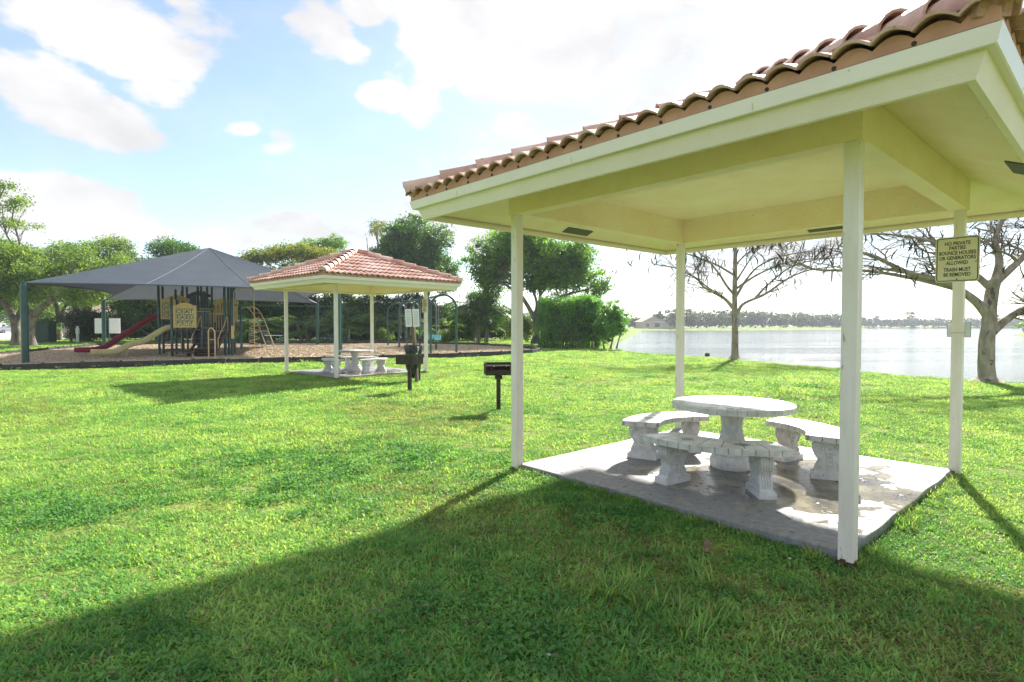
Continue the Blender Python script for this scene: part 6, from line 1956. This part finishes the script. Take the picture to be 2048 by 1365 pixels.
for i, (x, y, lb) in enumerate(((0.17, 2.62, 'white scrap on the shaded grass at bottom centre'), (1.86, 3.72, 'pale scrap on the grass beside the slab corner'))):
    T = thing('paper_scrap', lb, 'scrap', (x, y, 0.035), i * 1.1)
    part('scrap', MB().add([(-.014, -.007, 0), (.010, -.010, .004), (.015, .006, .002), (.0, .009, .008), (-.012, .007, .001)], [(0, 1, 2, 3, 4)]), M['paper'], T)
T = thing('fallen_twig', 'thin dry twig lying on the shaded lawn', 'twig', (-0.72, 3.0, 0.05), 0.5)
part('twig_stem', MB().tube([(-0.14, 0, 0), (-0.05, 0.015, 0.01), (0.05, 0.0, 0.012), (0.15, 0.03, 0.004)], 0.0035, 5), M['twig'], T)

mb = MB()
for i in range(260):
    y_ = random.uniform(2.2, 9.0); x_ = random.uniform(-1, 1) * y_
    if abs(x_ - P1[0]) + abs(y_ - P1[1]) < 2.5: continue
    a_ = random.uniform(0, 6.28); l_ = random.uniform(0.012, 0.03); c_, s_ = math.cos(a_), math.sin(a_)
    z_ = 0.035 + random.uniform(0, 0.015)
    mb.add([(x_ - c_ * l_, y_ - s_ * l_, z_), (x_ - s_ * l_ * .4, y_ + c_ * l_ * .4, z_ + 0.006), (x_ + c_ * l_, y_ + s_ * l_, z_ + 0.004), (x_ + s_ * l_ * .4, y_ - c_ * l_ * .4, z_ + 0.006)], [(0, 1, 2, 3)])
tag(part('fallen_leaves', mb, M['cone'], None, fix=False), 'small dry brown leaves scattered over the near lawn', 'leaves', kind='stuff')

# ------------------------------------------------------------------ grass
M['grass'] = leaf_material('grass_blade', ((0.13, 0.32, 0.095), (0.21, 0.41, 0.125), (0.32, 0.50, 0.17)), 0.48, tint=(1.35, 1.08, 0.5), scale=0.8, fine=9, rough=0.65, spec=0.12)
M['dull'] = leaf_material('dull_olive_blade', ((0.14, 0.20, 0.06), (0.20, 0.27, 0.08), (0.28, 0.34, 0.11)), 0.4, tint=(1.2, 1.0, 0.6), scale=2, rough=0.7, spec=0.1)
M['straw'] = leaf_material('straw_blade', ((0.17, 0.15, 0.06), (0.25, 0.22, 0.09), (0.34, 0.30, 0.14)), 0.35, tint=(1, 1, 0.8), scale=3)

def tuft(seed, n, rad, h, width, flat=0.5, straw=0.12):
    rng = np.random.default_rng(seed)
    V = []; F = []; MI = []
    for i in range(n):
        a = rng.uniform(0, 2 * PI); r = rad * math.sqrt(rng.uniform())
        b = np.array([r * math.cos(a), r * math.sin(a), -0.004])
        az = rng.uniform(0, 2 * PI)
        e = rng.uniform(0.25, 1.3)
        L = h * rng.uniform(0.6, 1.4)
        d = np.array([math.cos(az) * math.cos(e), math.sin(az) * math.cos(e), math.sin(e)])
        d2 = np.array([math.cos(az), math.sin(az), 0]) * math.cos(e - flat) + np.array([0, 0, math.sin(e - flat)])
        s = np.array([-math.sin(az), math.cos(az), 0]) * width * rng.uniform(0.7, 1.3) / 2
        p1 = b + d * L * 0.5; p2 = p1 + d2 * L * 0.5
        p2[2] = max(p2[2], 0.004)
        o = len(V)
        V += [b - s * 0.8, b + s * 0.8, p1 + s, p1 - s, p2]
        F += [(o, o + 1, o + 2, o + 3), (o + 3, o + 2, o + 4)]
        mi = 1 if rng.uniform() < straw else (2 if rng.uniform() < straw * 1.8 else 0)
        MI += [mi, mi]
    me = bpy.data.meshes.new('tuft')
    me.from_pydata([tuple(v) for v in V], [], F)
    me.materials.append(M['grass']); me.materials.append(M['straw']); me.materials.append(M['dull'])
    me.polygons.foreach_set('material_index', MI)
    me.update()
    return bpy.data.objects.new('tuft', me)

def scatter_object(name, label, pts, scl, rot, idx, sources, cat='grass'):
    me = bpy.data.meshes.new(name)
    me.vertices.add(len(pts))
    me.vertices.foreach_set('co', np.asarray(pts, np.float32).ravel())
    for nm, arr in (('scl', scl), ('rotz', rot)):
        at = me.attributes.new(nm, 'FLOAT', 'POINT'); at.data.foreach_set('value', np.asarray(arr, np.float32))
    at = me.attributes.new('pick', 'INT', 'POINT'); at.data.foreach_set('value', np.asarray(idx, np.int32))
    o = bpy.data.objects.new(name, me); COL.objects.link(o)
    col = bpy.data.collections.new(name + '_sources')
    for s_ in sources:
        col.objects.link(s_)
    ng = bpy.data.node_groups.new(name, 'GeometryNodeTree')
    ng.interface.new_socket('Geometry', in_out='INPUT', socket_type='NodeSocketGeometry')
    ng.interface.new_socket('Geometry', in_out='OUTPUT', socket_type='NodeSocketGeometry')
    gi, go = ng.nodes.new('NodeGroupInput'), ng.nodes.new('NodeGroupOutput')
    ci = ng.nodes.new('GeometryNodeCollectionInfo'); ci.inputs['Collection'].default_value = col
    ci.inputs['Separate Children'].default_value = True; ci.inputs['Reset Children'].default_value = True
    ip = ng.nodes.new('GeometryNodeInstanceOnPoints')
    ip.inputs['Pick Instance'].default_value = True
    def attr(nm, dt):
        n = ng.nodes.new('GeometryNodeInputNamedAttribute'); n.data_type = dt; n.inputs['Name'].default_value = nm
        return n.outputs['Attribute']
    cx = ng.nodes.new('ShaderNodeCombineXYZ')
    ng.links.new(attr('rotz', 'FLOAT'), cx.inputs[2])
    ng.links.new(gi.outputs[0], ip.inputs['Points'])
    ng.links.new(ci.outputs[0], ip.inputs['Instance'])
    ng.links.new(attr('pick', 'INT'), ip.inputs['Instance Index'])
    ng.links.new(cx.outputs[0], ip.inputs['Rotation'])
    ng.links.new(attr('scl', 'FLOAT'), ip.inputs['Scale'])
    ng.links.new(ip.outputs[0], go.inputs[0])
    md = o.modifiers.new('scatter', 'NODES'); md.node_group = ng
    return tag(o, label, cat, kind='stuff')

rng = g(500)
def vnoise(x, y, s, ph):
    return (np.sin(x * s + ph + 1.7 * np.sin(y * s * 0.7 + ph)) + np.sin(y * s * 1.13 + 2 * ph + 1.4 * np.sin(x * s * 0.83)) + 0.6 * np.sin((x + y) * s * 2.1 + ph)) / 2.6
def lawn_points(y0, y1, dens, marg=1.35):
    k = 1.0 * marg
    area = (y1 ** 2 - y0 ** 2) * k * 0.95
    n = int(area * dens)
    y = np.sqrt(rng.uniform(y0 ** 2, y1 ** 2, n)); x = rng.uniform(-1, 1, n) * y * k
    ok = lake_sd(x, y) < 0.7
    ok &= ~in_poly(x, y, BEDA)
    for (cx, cy), rz in ((P1, RZ1), (P2, RZ2)):
        c, s = math.cos(-rz), math.sin(-rz)
        u = (x - cx) * c - (y - cy) * s; v = (x - cx) * s + (y - cy) * c
        ok &= ~((np.abs(u) < 1.66) & (np.abs(v) < 1.66))
    bare = vnoise(x, y, 1.3, 0.4) + 0.5 * vnoise(x, y, 4.1, 2.0)
    ok &= ~((bare > 0.5) & (vnoise(x, y, 9.0, 1.0) > 0.0) & (rng.uniform(size=n) < 0.85))
    x, y = x[ok], y[ok]
    return x, y
srcs = [tuft(600 + i, 88, 0.115, 0.046, 0.0078, 0.6, 0.05 if i < 6 else 0.32) for i in range(8)]
M['weed'] = leaf_material('lawn_weed', ((0.07, 0.19, 0.06), (0.11, 0.26, 0.08), (0.17, 0.33, 0.10)), 0.4, tint=(1.2, 1.15, 0.5), scale=2.0, rough=0.6, spec=0.2)
def weed(seed):
    r_ = np.random.default_rng(seed)
    n_ = 90
    a_ = r_.uniform(0, 2 * PI, n_); rr_ = 0.13 * np.sqrt(r_.uniform(size=n_))
    c_ = np.stack([rr_ * np.cos(a_), rr_ * np.sin(a_), r_.uniform(0.008, 0.05, n_) * (1.2 - rr_ * 5)], 1)
    me = np_mesh('weed', leaf_quads(c_, 0.026, r_, up=1.2, aspect=0.6), 4, np.arange(n_ * 4))
    me.materials.append(M['weed'])
    return bpy.data.objects.new('weed', me)
srcs += [tuft(620, 40, 0.05, 0.11, 0.006, 0.35, 0.15), tuft(621, 40, 0.05, 0.11, 0.006, 0.35, 0.15)] + [weed(640 + i) for i in range(4)]
for i_, o_ in enumerate(srcs):
    o_.name = 'tuft_%02d' % i_
PX, SC, RT, IX = [], [], [], []
for y0, y1, dens, sc in ((1.9, 6.0, 120, 1.0), (6.0, 12, 64, 1.15), (12, 22, 32, 1.45), (22, 36, 13, 1.9), (36, 62, 4, 2.6)):
    x, y = lawn_points(y0, y1, dens)
    n = len(x)
    PX.append(np.stack([x, y, ground_z(x, y)], 1))
    pn = vnoise(x, y, 0.55, 3.1)
    SC.append(sc * rng.uniform(0.75, 1.25, n) * (1 + 0.22 * pn))
    RT.append(rng.uniform(0, 6.28, n))
    ix = rng.integers(0, 6, n)
    dry = vnoise(x, y, 0.9, 5.0) + 0.4 * rng.normal(size=n)
    worn = np.exp(-((x + 1.2 + 0.10 * (y - 7)) / 1.3) ** 2) * np.exp(-((y - 8.5) / 4.5) ** 2) * 1.1
    ix = np.where(dry + worn > 0.80, rng.integers(6, 8, n), ix)
    tall = (vnoise(x, y, 0.8, 8.0) + 0.25 * rng.normal(size=n) > 1.02)
    ix = np.where(tall, rng.integers(8, 10, n), ix)
    wd = vnoise(x, y, 1.15, 6.3) + 0.5 * vnoise(x, y, 3.3, 1.1) + 0.3 * rng.normal(size=n)
    wd = wd - 0.5 * np.clip((y - 5.5) / 3, 0, 1) + 0.7 * worn
    ix = np.where(wd > 0.62, rng.integers(10, 14, n), ix)
    IX.append(ix)
# longer grass hugging the slab edge and post feet
ex, ey = [], []
for (cx, cy), rz in ((P1, RZ1), (P2, RZ2)):
    for k in range(1500):
        s_ = random.choice(range(4)); u = random.uniform(-1.66, 1.66)
        v = rot4[s_] @ Vector((1.66 + abs(random.gauss(0, 0.04)), u, 0))
        v = Matrix.Rotation(rz, 3, 'Z') @ v
        ex.append(v.x + cx); ey.append(v.y + cy)
ex, ey = np.array(ex), np.array(ey)
PX.append(np.stack([ex, ey, ground_z(ex, ey)], 1)); SC.append(rng.uniform(0.6, 1.0, len(ex))); RT.append(rng.uniform(0, 6.28, len(ex))); IX.append(rng.integers(0, 13, len(ex)))
PX, SC, RT, IX = map(np.concatenate, (PX, SC, RT, IX))
print('grass tufts', len(PX))
scatter_object('lawn_grass', 'short bright green lawn grass covering the park ground', PX, SC, RT, IX, srcs)

# loose wood chips on the play bed
def chip(seed):
    r_ = random.Random(seed)
    mb = MB()
    for i in range(16):
        mb.box((r_.uniform(-.14, .14), r_.uniform(-.14, .14), r_.uniform(0.0, 0.03)), (r_.uniform(.04, .10), r_.uniform(.012, .03), 0.012),
               Matrix.Rotation(r_.uniform(0, 6), 3, 'Z') @ Matrix.Rotation(r_.uniform(-.5, .5), 3, 'Y'))
    me = mb.mesh('chips'); me.materials.append(M['mulch'])
    return bpy.data.objects.new('chips', me)
n = 26000
x = rng.uniform(-38, 2, n); y = rng.uniform(8, 47, n)
ok = in_poly(x, y, BEDA) & (np.abs(x) < y * 1.3)
x, y = x[ok], y[ok]; n = len(x)
scatter_object('wood_chips', 'loose tan wood chips spread over the play area', np.stack([x, y, np.full(n, 0.06)], 1), rng.uniform(0.7, 1.3, n), rng.uniform(0, 6.28, n), rng.integers(0, 4, n), [chip(i) for i in range(4)], 'wood chips')
print('tris', sum(sum(len(p.vertices) - 2 for p in m.polygons) for m in bpy.data.meshes if len(m.polygons) < 5000) )
